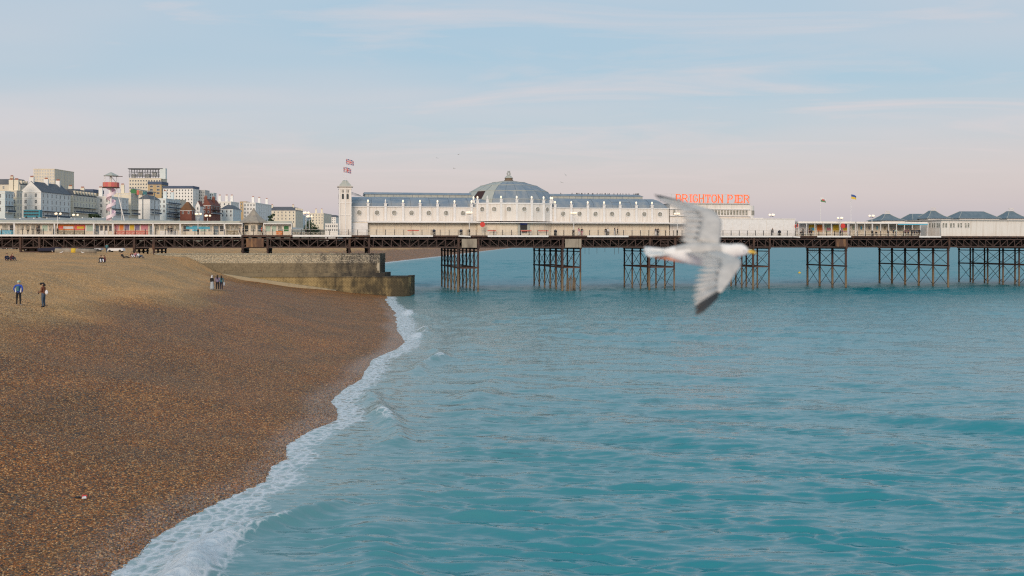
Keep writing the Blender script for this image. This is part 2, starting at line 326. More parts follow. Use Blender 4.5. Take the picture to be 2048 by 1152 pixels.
m = bpy.data.materials.new('sea_water'); m.use_nodes = True; n, l = nodes(m); b = n['Principled BSDF']
b.inputs['Roughness'].default_value = .08; b.inputs['IOR'].default_value = 1.68
ar_ = n.new('ShaderNodeAttribute'); ar_.attribute_name = 'ripple'; l.new(ar_.outputs['Fac'], b.inputs['Roughness']); am_ = n.new('ShaderNodeAttribute'); am_.attribute_name = 'micro'
g = n.new('ShaderNodeNewGeometry')
ash = n.new('ShaderNodeAttribute'); ash.attribute_name = 'shallow'
xc = n.new('ShaderNodeMix'); xc.data_type = 'RGBA'; xc.inputs[6].default_value = (.0005, .192, .228, 1); xc.inputs[7].default_value = (.15, .25, .245, 1); l.new(ash.outputs['Fac'], xc.inputs[0]); l.new(xc.outputs[2], b.inputs['Base Color'])
# ripples too small for the mesh
mp_ = n.new('ShaderNodeMapping'); mp_.inputs['Scale'].default_value = (.40, 1.5, 1); mp_.inputs['Rotation'].default_value = (0, 0, .12); l.new(g.outputs['Position'], mp_.inputs[0])
def slope(scale, detail, dist):
    t = n.new('ShaderNodeTexNoise'); t.inputs['Scale'].default_value = scale; t.inputs['Detail'].default_value = detail; t.inputs['Roughness'].default_value = .62; t.inputs['Distortion'].default_value = dist; l.new(mp_.outputs[0], t.inputs['Vector'])
    s_ = n.new('ShaderNodeVectorMath'); s_.operation = 'SUBTRACT'; s_.inputs[1].default_value = (.5, .5, .5); l.new(t.outputs['Color'], s_.inputs[0]); return s_
A_ = slope(3.4, 6, .6); B_ = slope(.7, 4, .6)
ma = n.new('ShaderNodeVectorMath'); ma.operation = 'MULTIPLY'; ma.inputs[1].default_value = (.34, .80, 0); l.new(A_.outputs[0], ma.inputs[0])
mb = n.new('ShaderNodeVectorMath'); mb.operation = 'MULTIPLY_ADD'; mb.inputs[1].default_value = (.16, .36, 0); l.new(B_.outputs[0], mb.inputs[0]); l.new(ma.outputs[0], mb.inputs[2])
ms_ = n.new('ShaderNodeVectorMath'); ms_.operation = 'SCALE'; l.new(mb.outputs[0], ms_.inputs[0]); l.new(am_.outputs['Fac'], ms_.inputs['Scale'])
nn_ = n.new('ShaderNodeVectorMath'); nn_.operation = 'ADD'; l.new(ms_.outputs[0], nn_.inputs[0]); l.new(g.outputs['Normal'], nn_.inputs[1])
nz_ = n.new('ShaderNodeVectorMath'); nz_.operation = 'NORMALIZE'; l.new(nn_.outputs[0], nz_.inputs[0]); l.new(nz_.outputs[0], b.inputs['Normal'])
# lace of foam
af = n.new('ShaderNodeAttribute'); af.attribute_name = 'foam'
mf = n.new('ShaderNodeMapping'); mf.inputs['Scale'].default_value = (1, .7, 1); l.new(g.outputs['Position'], mf.inputs[0])
nd = n.new('ShaderNodeTexNoise'); nd.inputs['Scale'].default_value = 1.6; nd.inputs['Detail'].default_value = 8; nd.inputs['Roughness'].default_value = .72; nd.inputs['Distortion'].default_value = 1.2; l.new(mf.outputs[0], nd.inputs['Vector'])
vd = n.new('ShaderNodeTexVoronoi'); vd.feature = 'DISTANCE_TO_EDGE'; vd.inputs['Scale'].default_value = 2.2
wv = n.new('ShaderNodeVectorMath'); wv.operation = 'MULTIPLY_ADD'; wv.inputs[1].default_value = (.5, .5, .5); l.new(nd.outputs['Color'], wv.inputs[0]); l.new(mf.outputs[0], wv.inputs[2]); l.new(wv.outputs[0], vd.inputs['Vector'])
iv = n.new('ShaderNodeMapRange'); iv.inputs[1].default_value = 0; iv.inputs[2].default_value = .22; iv.inputs[3].default_value = .30; iv.inputs[4].default_value = -.12; l.new(vd.outputs['Distance'], iv.inputs[0])
s1 = n.new('ShaderNodeMath'); s1.operation = 'ADD'; l.new(nd.outputs['Fac'], s1.inputs[0]); l.new(iv.outputs[0], s1.inputs[1])
s2 = n.new('ShaderNodeMath'); s2.operation = 'ADD'; l.new(s1.outputs[0], s2.inputs[0]); l.new(af.outputs['Fac'], s2.inputs[1])
s3 = n.new('ShaderNodeMapRange'); s3.inputs[1].default_value = 1.28; s3.inputs[2].default_value = 1.72; l.new(s2.outputs[0], s3.inputs[0])
fo = n.new('ShaderNodeBsdfPrincipled'); fo.inputs['Base Color'].default_value = (.66, .69, .71, 1); fo.inputs['Roughness'].default_value = .8
fb = n.new('ShaderNodeBump'); fb.inputs['Distance'].default_value = .06; l.new(s1.outputs[0], fb.inputs['Height']); l.new(fb.outputs[0], fo.inputs['Normal'])
mx = n.new('ShaderNodeMixShader'); l.new(s3.outputs[0], mx.inputs[0]); l.new(b.outputs[0], mx.inputs[1]); l.new(fo.outputs[0], mx.inputs[2]); l.new(mx.outputs[0], n['Material Output'].inputs[0])
sea = grid('sea', XX, YY, Z, near, {'foam': foam, 'shallow': shal, 'ripple': rip, 'micro': mic}, m); tag(sea, kind='structure')

# loose stones lying on the shingle in the foreground
P = []
def scat(y0, y1, dens):
    nn = int(dens*(y1-y0)*.56*y1); y = rng.uniform(y0, y1, nn); x = rng.uniform(-.56*y1, 0, nn)
    k = (x > -.56*y) & (x < shore(y)-.15); P.append(np.stack([x[k], y[k], beach_z(x[k], y[k])], 1))
scat(25, 34, 170); scat(34, 48, 110); scat(48, 75, 45)
P = np.concatenate(P); me = bpy.data.meshes.new('pebbles'); me.vertices.add(len(P)); me.vertices.foreach_set('co', P.ravel().astype(np.float32)); me.update()
peb = bpy.data.objects.new('pebbles', me); link(peb); tag(peb, 'loose brown and grey pebbles over the wet beach', 'pebbles', kind='stuff')
m = bpy.data.materials.new('pebble_stone'); m.use_nodes = True; n, l = nodes(m); b = n['Principled BSDF']
oi = n.new('ShaderNodeObjectInfo'); r = n.new('ShaderNodeValToRGB'); r.color_ramp.interpolation = 'CONSTANT'; e = r.color_ramp.elements
pc = [(.10, .05, .022), (.05, .03, .02), (.17, .085, .035), (.03, .03, .035), (.22, .13, .06), (.09, .075, .06), (.14, .06, .022), (.07, .045, .028), (.34, .26, .17), (.042, .042, .05)]
while len(e) < len(pc): e.new(.5)
for i, c in enumerate(pc): e[i].position = i/len(pc); e[i].color = (c[0]*1.62, c[1]*1.36, c[2]*1.08, 1)
l.new(oi.outputs['Random'], r.inputs[0]); l.new(r.outputs[0], b.inputs['Base Color']); b.inputs['Roughness'].default_value = .6; b.inputs['Specular IOR Level'].default_value = .35; PEBM = m
ng = bpy.data.node_groups.new('pebbles', 'GeometryNodeTree'); ng.interface.new_socket('Geometry', in_out='INPUT', socket_type='NodeSocketGeometry'); ng.interface.new_socket('Geometry', in_out='OUTPUT', socket_type='NodeSocketGeometry')
gi = ng.nodes.new('NodeGroupInput'); go = ng.nodes.new('NodeGroupOutput'); ip = ng.nodes.new('GeometryNodeInstanceOnPoints'); ico = ng.nodes.new('GeometryNodeMeshIcoSphere'); ico.inputs['Radius'].default_value = .026; ico.inputs['Subdivisions'].default_value = 2
sm = ng.nodes.new('GeometryNodeSetMaterial'); sm.inputs['Material'].default_value = PEBM
rs = ng.nodes.new('FunctionNodeRandomValue'); rs.data_type = 'FLOAT_VECTOR'; rs.inputs[0].default_value = (.5, .45, .3); rs.inputs[1].default_value = (1.5, 1.1, .75)
rt = ng.nodes.new('FunctionNodeRandomValue'); rt.data_type = 'FLOAT_VECTOR'; rt.inputs[0].default_value = (-.3, -.3, 0); rt.inputs[1].default_value = (.3, .3, 6.28)
ng.links.new(gi.outputs[0], ip.inputs['Points']); ng.links.new(ico.outputs[0], sm.inputs[0]); ng.links.new(sm.outputs[0], ip.inputs['Instance']); ng.links.new(rs.outputs[0], ip.inputs['Scale']); ng.links.new(rt.outputs[0], ip.inputs['Rotation']); ng.links.new(ip.outputs[0], go.inputs[0])
md = peb.modifiers.new('scatter', 'NODES'); md.node_group = ng
me.materials.append(PEBM)

# ---------------------------------------------------------------- stone groyne
mat('stone_dark', (.050, .046, .040), .9, (.17, .15, .12), 1.3, (1, 1, 1), .45, .75, .03, 6)
def groyne_mat(name, ca, cb, cdark, sc=1.4):
    m = bpy.data.materials.new(name); m.use_nodes = True; n, l = nodes(m); b = n['Principled BSDF']; b.inputs['Roughness'].default_value = .85
    g = n.new('ShaderNodeNewGeometry'); t = n.new('ShaderNodeTexNoise'); t.inputs['Scale'].default_value = sc; t.inputs['Detail'].default_value = 6; l.new(g.outputs['Position'], t.inputs['Vector'])
    x = n.new('ShaderNodeMix'); x.data_type = 'RGBA'; x.inputs[6].default_value = (*ca, 1); x.inputs[7].default_value = (*cb, 1); l.new(t.outputs['Fac'], x.inputs[0])
    # weed and damp: black-green, thicker towards the seaward end
    mp2 = n.new('ShaderNodeMapping'); mp2.inputs['Scale'].default_value = (.35, .35, .16); l.new(g.outputs['Position'], mp2.inputs[0])
    t2 = n.new('ShaderNodeTexNoise'); t2.inputs['Scale'].default_value = 1.6; t2.inputs['Detail'].default_value = 7; t2.inputs['Roughness'].default_value = .7; l.new(mp2.outputs[0], t2.inputs['Vector'])
    sx = n.new('ShaderNodeSeparateXYZ'); l.new(g.outputs['Position'], sx.inputs[0])
    rx = n.new('ShaderNodeMapRange'); rx.inputs[1].default_value = -52; rx.inputs[2].default_value = -22; rx.inputs[3].default_value = -.22; rx.inputs[4].default_value = .30; l.new(sx.outputs[0], rx.inputs[0])
    ad = n.new('ShaderNodeMath'); ad.operation = 'ADD'; l.new(t2.outputs['Fac'], ad.inputs[0]); l.new(rx.outputs[0], ad.inputs[1])
    rm = n.new('ShaderNodeMapRange'); rm.inputs[1].default_value = .50; rm.inputs[2].default_value = .80; l.new(ad.outputs[0], rm.inputs[0])
    y = n.new('ShaderNodeMix'); y.data_type = 'RGBA'; y.inputs[7].default_value = (*cdark, 1); l.new(rm.outputs[0], y.inputs[0]); l.new(x.outputs[2], y.inputs[6]); l.new(y.outputs[2], b.inputs['Base Color'])
    bu = n.new('ShaderNodeBump'); bu.inputs['Distance'].default_value = .03; l.new(t.outputs['Fac'], bu.inputs['Height']); l.new(bu.outputs[0], b.inputs['Normal'])
    M[name] = m
groyne_mat('groyne_brick', (.46, .34, .15), (.25, .18, .085), (.07, .055, .03))
groyne_mat('groyne_block', (.27, .215, .13), (.12, .095, .06), (.028, .025, .021))
groyne_mat('groyne_flint', (.62, .56, .42), (.07, .06, .045), (.050, .047, .042), 5.5)
groyne_mat('groyne_mortar', (.62, .53, .38), (.48, .40, .27), (.30, .27, .22)); groyne_mat('groyne_apron', (.40, .335, .22), (.30, .25, .16), (.16, .14, .10)); groyne_mat('groyne_joint', (.13, .095, .05), (.09, .07, .04), (.03, .026, .018))
gr = empty('stone_groyne', (-42, 190, 0), 0, 'stepped stone groyne running from the beach into the water below the pier', 'groyne')
def gx(x): return x+42
def gyy(y): return y-190
c = MB().box(gx(-66), gx(-24.45), gyy(189.1), gyy(197), -2, 7.5); c.build('upper_wall', 'groyne_mortar', gr); MB().bar((gx(-55), gyy(186.8), 4.0), (gx(-32), gyy(186.8), .75), 1.0, .8).build('apron', 'groyne_apron', gr)
c = MB().box(gx(-60), gx(-23.3), gyy(188.2), gyy(189.1), -2, 4.18).box(gx(-24.5), gx(-23.3), gyy(189.1), gyy(197), -2, 4.18); c.build('plinth', 'groyne_block', gr)
# lower wall with a rounded nose
nose = [(-62, 187.2), (-21.4, 187.2)] + [(-21.4+2.7*math.sin(a), 189.9-2.7*math.cos(a)) for a in np.linspace(.15, 1.57, 8)] + [(-18.7, 197), (-62, 197)]
v = [(gx(x), gyy(y), z) for z in (-2.5, 3.46) for x, y in nose]; k = len(nose)
c = MB().add(v, [tuple(range(k)), tuple(range(k, 2*k))]+[(i, (i+1) % k, k+(i+1) % k, k+i) for i in range(k)]); c.build('lower_wall', 'groyne_joint', gr)
c = MB(); path = [Vector((x, y)) for x, y in nose[:-1]]; cum = [0]
for i in range(len(path)-1): cum.append(cum[-1]+(path[i+1]-path[i]).length)
def onpath(s):
    i = max(j for j in range(len(cum)-1) if cum[j] <= s+1e-6); t = (s-cum[i])/(cum[i+1]-cum[i]); p = path[i].lerp(path[i+1], t); d = (path[i+1]-path[i]).normalized(); return p, d
zc = -.35; row = 0
while zc < 3.40:
    s = 6+(.27 if row % 2 else 0)
    while s < cum[-1]-.6:
        p, d = onpath(s+.26); nv = Vector((d.y, -d.x)); o_ = random.uniform(.02, .06); a = p-d*.25; e = p+d*.25
        q = [a-nv*.02, e-nv*.02, e+nv*o_, a+nv*o_]; zz = (zc, zc+.205)
        c.add([(gx(t.x), gyy(t.y), z) for z in zz for t in q], [(0, 1, 5, 4), (1, 2, 6, 5), (2, 3, 7, 6), (3, 0, 4, 7), (4, 5, 6, 7), (0, 3, 2, 1)]); s += .54
    zc += .235; row += 1
tag(c.build('brickwork', 'groyne_brick', gr), kind='stuff')
c = MB(); s = 4
while s < cum[-1]-.8:
    p, d = onpath(s+.5); nv = Vector((d.y, -d.x)); L_ = .46; a = p-d*L_; e = p+d*L_; q = [a-nv*.9, e-nv*.9, e+nv*.1, a+nv*.1]; h = random.uniform(.10, .15)
    c.add([(gx(t.x), gyy(t.y), z) for z in (3.47, 3.47+h) for t in q], [(0, 1, 5, 4), (1, 2, 6, 5), (2, 3, 7, 6), (3, 0, 4, 7), (4, 5, 6, 7)]); s += .95
tag(c.build('coping', 'groyne_block', gr), kind='stuff')
for r_ in range(4):
    x = -61.5+(.45 if r_ % 2 else 0)
    while x < -25.0:
        wd = random.uniform(.78, .98); wd = min(wd, -24.5-x)
        box('stone_block', gr, (gx(x+wd/2), gyy(189.1)-.0+random.uniform(-.03, .03), 4.19+.46*r_+.21), (wd-.05, .22, .41), 'groyne_block'); x += wd
    # end face of the wall
    y = 189.5
    while y < 196: box('stone_block', gr, (gx(-24.45), gyy(y+.45), 4.19+.46*r_+.21), (.16, .85, .41), 'groyne_block'); y += .92
fl = MB()
def flint(x, y, z, r):
    a = random.uniform(0, 6.28); pts = []
    for zi, ri in ((-.8, .5), (0, 1), (.75, .6)):
        for j in range(5): t = a+j*1.2566+zi*.6; pts.append((x+r*ri*math.cos(t)*random.uniform(.8, 1.2), y+r*.55*ri*math.sin(t), z+r*.8*zi))
    fl.add(pts, [(j, (j+1) % 5, 5+(j+1) % 5, 5+j) for j in range(5)]+[(5+j, 5+(j+1) % 5, 10+(j+1) % 5, 10+j) for j in range(5)]+[(10, 11, 12, 13, 14)])
z = 6.12
while z < 7.75:
    x = -66+random.uniform(0, .2)
    while x < -24.5:
        r_ = random.uniform(.10, .19); flint(gx(x), gyy(189.08)+random.uniform(-.03, .05), z+random.uniform(-.05, .05), r_); x += r_*1.75
    y = 189.2
    while y < 197: r_ = random.uniform(.1, .19); flint(gx(-24.45), gyy(y), z, r_); y += r_*1.9
    z += .23
for i in range(900): flint(gx(random.uniform(-66, -24.6)), gyy(random.uniform(189.1, 196.5)), 7.52+random.uniform(0, .1), random.uniform(.12, .22))
tag(fl.build('flint_facing', 'groyne_flint', gr), kind='stuff')

# ================================================================ the pier
TH = math.atan(384/F); CT, ST = math.cos(TH), math.sin(TH); Y0 = 206.0; ZD = 11.15
def PW(s, d, z=0): return Vector((s*CT-d*ST, Y0+s*ST+d*CT, z))
def S(px, d=0): r = (px-1024)/F; return (r*(Y0+d*CT)+d*ST)/(CT-r*ST)
def DEP(px, d=0): return Y0+S(px, d)*ST+d*CT
def ZP(px, py, d=0): return HC+(HOR-py)*DEP(px, d)/F
def pthing(name, s, d, z, label, cat, group=None): return empty(name, PW(s, d, z), TH, label, cat, group)
pier = pthing('pier', 0, 0, 0, 'long rust-brown iron pleasure pier on piles crossing the whole view', 'pier')
SL, SW, SR = S(-260), S(680), S(2330)
dk = MB().box(SL, SW, 0, 17, ZD-.28, ZD).box(SW+.002, SR, 0, 31, ZD-.28, ZD); dk.build('deck', 'deck', pier)
jo = MB()
s = SL+.5
while s < SR-.5:
    jo.box(s-.07, s+.07, .12, 16.9 if s < SW else 30.9, ZD-.52, ZD-.282); s += 1.79
jo.build('joist_frame', 'iron', pier)
# edge boards: white in places, bare rust elsewhere
whites = [(-260, 483), (585, 703), (740, 866), (975, 1097), (1174, 1257), (1425, 1585), (1634, 1702), (1838, 1882)]
for a, b_ in whites: box('fascia_board', pier, ((S(a)+S(b_))/2, -.06, ZD-.07), (S(b_)-S(a)-.05, .08, .33), 'white_clean')
tb = box('fascia_board', pier, ((S(917)+S(941))/2, -.07, ZD-.10), (S(941)-S(917), .08, .26), 'white_clean'); tb.rotation_euler = (0, .05, 0); tb['label'] = 'white edge board hanging crooked'
tb = box('fascia_board', pier, ((S(1588)+S(1598))/2, -.07, ZD-.15), (S(1600)-S(1586), .08, .26), 'white_clean'); tb.rotation_euler = (0, .06, 0)
rusty = [(483, 585), (703, 740), (866, 917), (942, 975), (1097, 1174), (1257, 1425), (1600, 1634), (1702, 1838), (1882, 2330)]
for a, b_ in rusty: box('fascia_board', pier, ((S(a)+S(b_))/2, -.04, ZD-.12), (S(b_)-S(a)-.03, .06, .36), 'rust')
# front girder: chords, posts and diagonals one by one
ZT, ZB = ZD-.56, ZD-2.42
fg = box('girder', pier, ((SL+SR)/2, .35, ZT-.09), (SR-SL, .30, .2), 'iron_light')
def inv(o): return o
bar('bottom_chord', pier, (SL, .35, ZB+.12), (SR, .35, ZB+.12), .30, 'iron_light', .24)
PIT = 1.785
bents = [(40, 78, 'l'), (268, 307, 'l'), (485, 535, 'l'), (699, 738, 'l'), (917, 957, 'm'), (1126, 1162, 'm'), (1300, 1350, 'n'), (1508, 1540, 'n'), (1694, None, 'n'), (1899, None, 's'), (2075, 2100, 'm'), (2290, None, 's')]
cents = [S(a if b_ is None else (a+b_)/2) for a, b_, _ in bents]
s = SL+.6; k = 0
while s < SR-PIT and k < 165:
    bar('girder_post', pier, (s, .35, ZB+.25), (s, .35, ZT-.2), .12, 'iron_light')
    mid = s+PIT/2; j = max([i for i, c_ in enumerate(cents) if c_ < mid] or [-1]); lo_ = cents[j] if j >= 0 else SL; hi_ = cents[j+1] if j+1 < len(cents) else SR
    if mid < (lo_+hi_)/2: bar('girder_diagonal', pier, (s+.1, .33, ZT-.25), (s+PIT-.1, .33, ZB+.28), .13, 'iron_light')
    else: bar('girder_diagonal', pier, (s+.1, .33, ZB+.28), (s+PIT-.1, .33, ZT-.25), .13, 'iron_light')
    s += PIT; k += 1
bg_ = MB()
for d in (2.6, 5.0, 7.4, 9.8, 12.2, 16.5, 20.5, 24.5, 28.2, 30.4):
    a = SL if d < 16.9 else SW+.3
    bg_.box(a, SR, d-.12, d+.12, ZT-.3, ZT-.02).box(a, SR, d-.12, d+.12, ZB+.02, ZB+.28)
    s = a+.6+(d*1.37) % PIT; i = 0
    while s < SR-PIT:
        bg_.bar((s, d, ZB+.2), (s, d, ZT-.2), .16); bg_.bar((s, d, ZT-.2) if i % 2 else (s, d, ZB+.2), (s+PIT, d, ZB+.2) if i % 2 else (s+PIT, d, ZT-.2), .17); s += PIT; i += 1
    q_ = a
    while q_ < SR:                      # random strips added to block the light coming through between girders
        ln_ = random.uniform(.8, 3.2)
        for _ in range(2):
            h_ = random.uniform(.18, .42); z_ = random.uniform(ZB+.25, ZT-.3-h_); bg_.box(q_, min(SR, q_+ln_), d+.16, d+.2, z_, z_+h_)
        q_ += ln_
s = SL+1
while s < SR-2:                     # lateral bracing under the deck
    dd_ = 16.7 if s < SW else 30.6
    bg_.box(s-.1, s+.1, .6, dd_, ZB+.3, ZB+.5); s += PIT*2
tag(bg_.build('inner_girders', 'iron', pier), kind='stuff')
# trestles
mat('pile_iron', (.045, .030, .026), .75)
def pile_mat():
    m = M['pile_iron']; n, l = nodes(m); b = n['Principled BSDF']; g = n.new('ShaderNodeNewGeometry'); sx = n.new('ShaderNodeSeparateXYZ'); l.new(g.outputs['Position'], sx.inputs[0])
    t = n.new('ShaderNodeTexNoise'); t.inputs['Scale'].default_value = 1.3; t.inputs['Detail'].default_value = 6; l.new(g.outputs['Position'], t.inputs['Vector'])
    ad = n.new('ShaderNodeMath'); ad.operation = 'MULTIPLY_ADD'; ad.inputs[1].default_value = 3.5; l.new(t.outputs['Fac'], ad.inputs[0]); l.new(sx.outputs[2], ad.inputs[2])
    r = n.new('ShaderNodeValToRGB'); e = r.color_ramp.elements; e[0].position = .10; e[0].color = (.02, .016, .012, 1); e[1].position = .22; e[1].color = (.20, .145, .09, 1)
    x = e.new(.50); x.color = (.14, .09, .052, 1); x = e.new(.58); x.color = (.075, .036, .026, 1); x = e.new(.9); x.color = (.060, .032, .027, 1)
    dv = n.new('ShaderNodeMath'); dv.operation = 'DIVIDE'; dv.inputs[1].default_value = 11; l.new(ad.outputs[0], dv.inputs[0]); l.new(dv.outputs[0], r.inputs[0]); l.new(r.outputs[0], b.inputs['Base Color'])
pile_mat()
ROD = 0
def trestle(a, b_, kind):
    global ROD
    sa = S(a); rows = [sa] if b_ is None else [sa, S(b_)]
    wdt = 16 if kind == 'l' else 18.6 if kind == 'n' else 29; base = -1.5
    hb = MB()
    for sr in rows: hb.box(sr-.22, sr+.22, .1, wdt, ZB-.28, ZB-.002)
    t = hb.build('trestle', 'rust', pier)
    npile = 4 if kind in 'ln' else 6
    ds = [.5+(wdt-1.0)*i/(npile-1) for i in range(npile)]
    for ri, sr in enumerate(rows):
        zb = []
        for d in ds:
            p = PW(sr, d); gz = float(beach_z(p.x, p.y)); z0 = min(gz-.6, 7.4) if gz > 0 else -2.2; zb.append(max(gz, 0.0))
            th = .48 if (kind == 's' or b_ is None or (d < 1 and ri == 0)) else .36
            bar('pile', t, (sr, d, z0), (sr, d, ZB-.28), th, 'pile_iron', shape='cyl')
            if zb[-1] < 5:
                for zz in (ZB-.6, 4.75): o = bar('pile_collar', t, (sr, d, zz-.14), (sr, d, zz+.14), th+.16, 'iron', shape='cyl') if ri == 0 or kind == 's' else None
        if zb[0] < 5:
            bar('cross_beam', t, (sr, ds[0], 4.75), (sr, ds[-1], 4.75), .18, 'pile_iron', .30); bar('cross_beam', t, (sr, ds[0], ZB-.75), (sr, ds[-1], ZB-.75), .14, 'iron', .2)
            for i in range(npile-1):
                for z1, z2 in ((4.9, ZB-.9), (.4, 4.6)):
                    for q in (0, 1):
                        if ri == 1 and q == 1: continue
                        A = (sr, ds[i], z1 if q else z2); B = (sr, ds[i+1], z2 if q else z1); bar('tie_rod', t, A, B, .075, 'iron'); ROD += 1
    if len(rows) == 2:
        z1 = 4.7 if zb[0] < 5 else ZB-.7
        for d in (ds[0], ds[-1], ds[2]): bar('cross_beam', t, (rows[0], d, z1), (rows[1], d, z1), .16, 'pile_iron', .26)
        if zb[0] < 5:
            for z1, z2 in ((4.9, ZB-.5), (.4, 4.5)):
                for A, B in (((rows[0], ds[0], z1), (rows[1], ds[0], z2)), ((rows[0], ds[0], z2), (rows[1], ds[0], z1))): bar('tie_rod', t, A, B, .06, 'iron')
        else:
            for A, B in (((rows[0], ds[0], 7.3), (rows[1], ds[0], ZB-.5)), ((rows[0], ds[0], ZB-.5), (rows[1], ds[0], 7.3))): bar('tie_rod', t, A, B, .1, 'iron')
    # columns beside the girder over each trestle
    for sr in rows: box('girder_column', t, (sr, .12, (ZT+ZB)/2), (.42, .2, ZT-ZB+.2), 'rust')
for a, b_, k in bents: trestle(a, b_, k)
o = box('concrete_panel', pier, ((S(921)+S(953))/2, -.02, ZD-1.5), (S(948)-S(921), .16, 1.75), 'concrete'); box('concrete_panel', pier, (S(951), -.05, ZD-1.5), (.5, .2, 1.78), 'concrete')
box('concrete_panel', pier, ((S(1130)+S(1157))/2, -.02, ZD-1.5), (S(1157)-S(1130), .16, 1.75), 'concrete'); box('concrete_panel', pier, (S(1160), -.05, ZD-1.5), (.5, .2, 1.78), 'concrete')
box('rust_panel', pier, ((S(487)+S(533))/2, -.02, ZD-1.4), (S(522)-S(487), .12, 1.7), 'rust_panel')
box('rust_panel', pier, ((S(1672)+S(1690))/2, -.02, ZD-1.4), (S(1690)-S(1670), .12, 1.6), 'rust_panel')
# hanging work platforms and dangling ladders
for px, h in ((1172, 1.3), (1180, 1.4), (1196, 1.2), (1212, .9), (1231, 1.4), (1239, 1.2)): bar('hanging_rod', pier, (S(px), .8, ZB-h), (S(px), .8, ZB+.1), .05, 'iron')
lad = MB()
for px in (1321, 1335): lad.bar((S(px), .0, ZB-.2), (S(px), .0, ZT), .08)
for i in range(6): lad.bar((S(1321), .0, ZB+.1+i*.3), (S(1335), .0, ZB+.1+i*.3), .07)
lad.build('ladder', 'iron_light', pier)
pf = MB(); sa, sb = S(1617), S(1638)
pf.box(sa, sb, .2, 1.2, ZB-1.0, ZB-.95)
for q in np.linspace(sa, sb, 6): pf.bar((q, .2, ZB-.97), (q, .2, ZB-.3), .05)
pf.bar((sa, .2, ZB-.4), (sb, .2, ZB-.4), .05); pf.build('hanging_cradle', 'iron', pier)
fd = MB()
for i in range(5): fd.tube((S(1133)+i*.42, -.2+.12*(i % 2), -1.5), (S(1133)+i*.42+.05, -.2, 2.2+.5*(i % 3)), .15, .12, 7)
fd.build('fender_post_cluster', 'pile_iron', pier)
# railing: posts one by one, rails, thin infill
RS = SL+.4; RE = S(1846); k = 0; posts = []
while RS < RE: posts.append(RS); RS += 1.80
for s in posts: box('railing_post', pier, (s, .1, ZD+.6), (.11, .11, 1.2), 'black_metal')
for z, tk in ((1.16, .05), (.62, .035), (.12, .035)): bar('rail', pier, (posts[0], .1, ZD+z), (posts[-1], .1, ZD+z), tk, 'seam')
inf = MB()
for s in posts[:-1]:
    for i in range(1, 7): q = s+1.8*i/7; inf.bar((q, .1, ZD+.12), (q, .1, ZD+.62), .03)
    inf.bar((s+.1, .1, ZD+.62), (s+.9, .1, ZD+.12), .025); inf.bar((s+1.7, .1, ZD+.62), (s+.9, .1, ZD+.12), .025)
tag(inf.build('railing_infill', 'cream', pier), kind='stuff')

# ---------------------------------------------------------------- domed pavilion
D1 = 4.2
sA, sB = S(703, D1), S(1338, D1)
zC = ZP(1024, 445, D1)          # canopy
zE = ZP(1024, 415, D1)          # eaves
pav = pthing('pier_pavilion', sA, D1, ZD, 'long white pavilion with blue slate roofs, round windows and a central dome', 'pavilion')
def lx(px, d=D1): return S(px, d)-sA
LW = sB-sA; DB = 22.0; zc, ze = zC-ZD, zE-ZD
MB().box(0, LW, .0, DB, .002, zc).build('ground_floor_wall', 'cream', pav)
MB().box(.01, LW-.01, .05, DB-.05, zc+.002, ze).build('upper_wall', 'white', pav)
MB().box(lx(735), LW+4, -1.6, .0, zc-.16, zc-.02).build('canopy', 'white_clean', pav)
cb = MB().box(0, LW, -.25, -.02, zc+.05, zc+.22); cb.build('string_course', 'white_clean', pav)
MB().box(-.02, LW, -.14, .04, ze-.10, ze+.06).build('cornice', 'white_clean', pav)
MB().box(0, lx(735), -1.2, -.02, .002, zc-.17).build('porch', 'white_clean', pav)
# round windows and their ring frames
ring = MB()
for i in range(20):
    a, b_ = 2*math.pi*i/20, 2*math.pi*(i+1)/20
    for r0, r1 in ((.47, .57),):
        ring.add([(r0*math.cos(a), -.06, r0*math.sin(a)), (r1*math.cos(a), -.06, r1*math.sin(a)), (r1*math.cos(b_), -.06, r1*math.sin(b_)), (r0*math.cos(b_), -.06, r0*math.sin(b_)),
                  (r0*math.cos(a), .06, r0*math.sin(a)), (r1*math.cos(a), .06, r1*math.sin(a)), (r1*math.cos(b_), .06, r1*math.sin(b_)), (r0*math.cos(b_), .06, r0*math.sin(b_))],
                 [(0, 1, 2, 3), (0, 4, 5, 1), (1, 5, 6, 2), (2, 6, 7, 3), (3, 7, 4, 0)])
RING = ring.mesh('round_frame', 'white_clean')
pane = MB().add([(.48*math.cos(2*math.pi*i/20), 0, .48*math.sin(2*math.pi*i/20)) for i in range(20)], [tuple(range(20))]); PANE = pane.mesh('round_pane', 'glass_olive')
bars_ = MB().box(-.48, .48, -.03, -.005, -.03, .03).box(-.03, .03, -.03, -.005, -.48, .48); WB = bars_.mesh('glazing_bar', 'seam')
def round_window(px_or_s, z, y=-.03, rz=0, parent=None, absx=None):
    w_ = inst('round_window', RING, parent or pav, (absx, y, z), rz); inst('pane', PANE, w_, (0, .015, 0)); inst('glazing_bar', WB, w_, (0, .02, 0)); return w_
zw = ZP(1024, 427, D1)-ZD
for px in (718.5, 754, 788.5, 823, 857.5, 892, 926, 1126, 1159, 1191, 1224, 1256, 1288.5, 1320): round_window(px, zw, absx=lx(px))
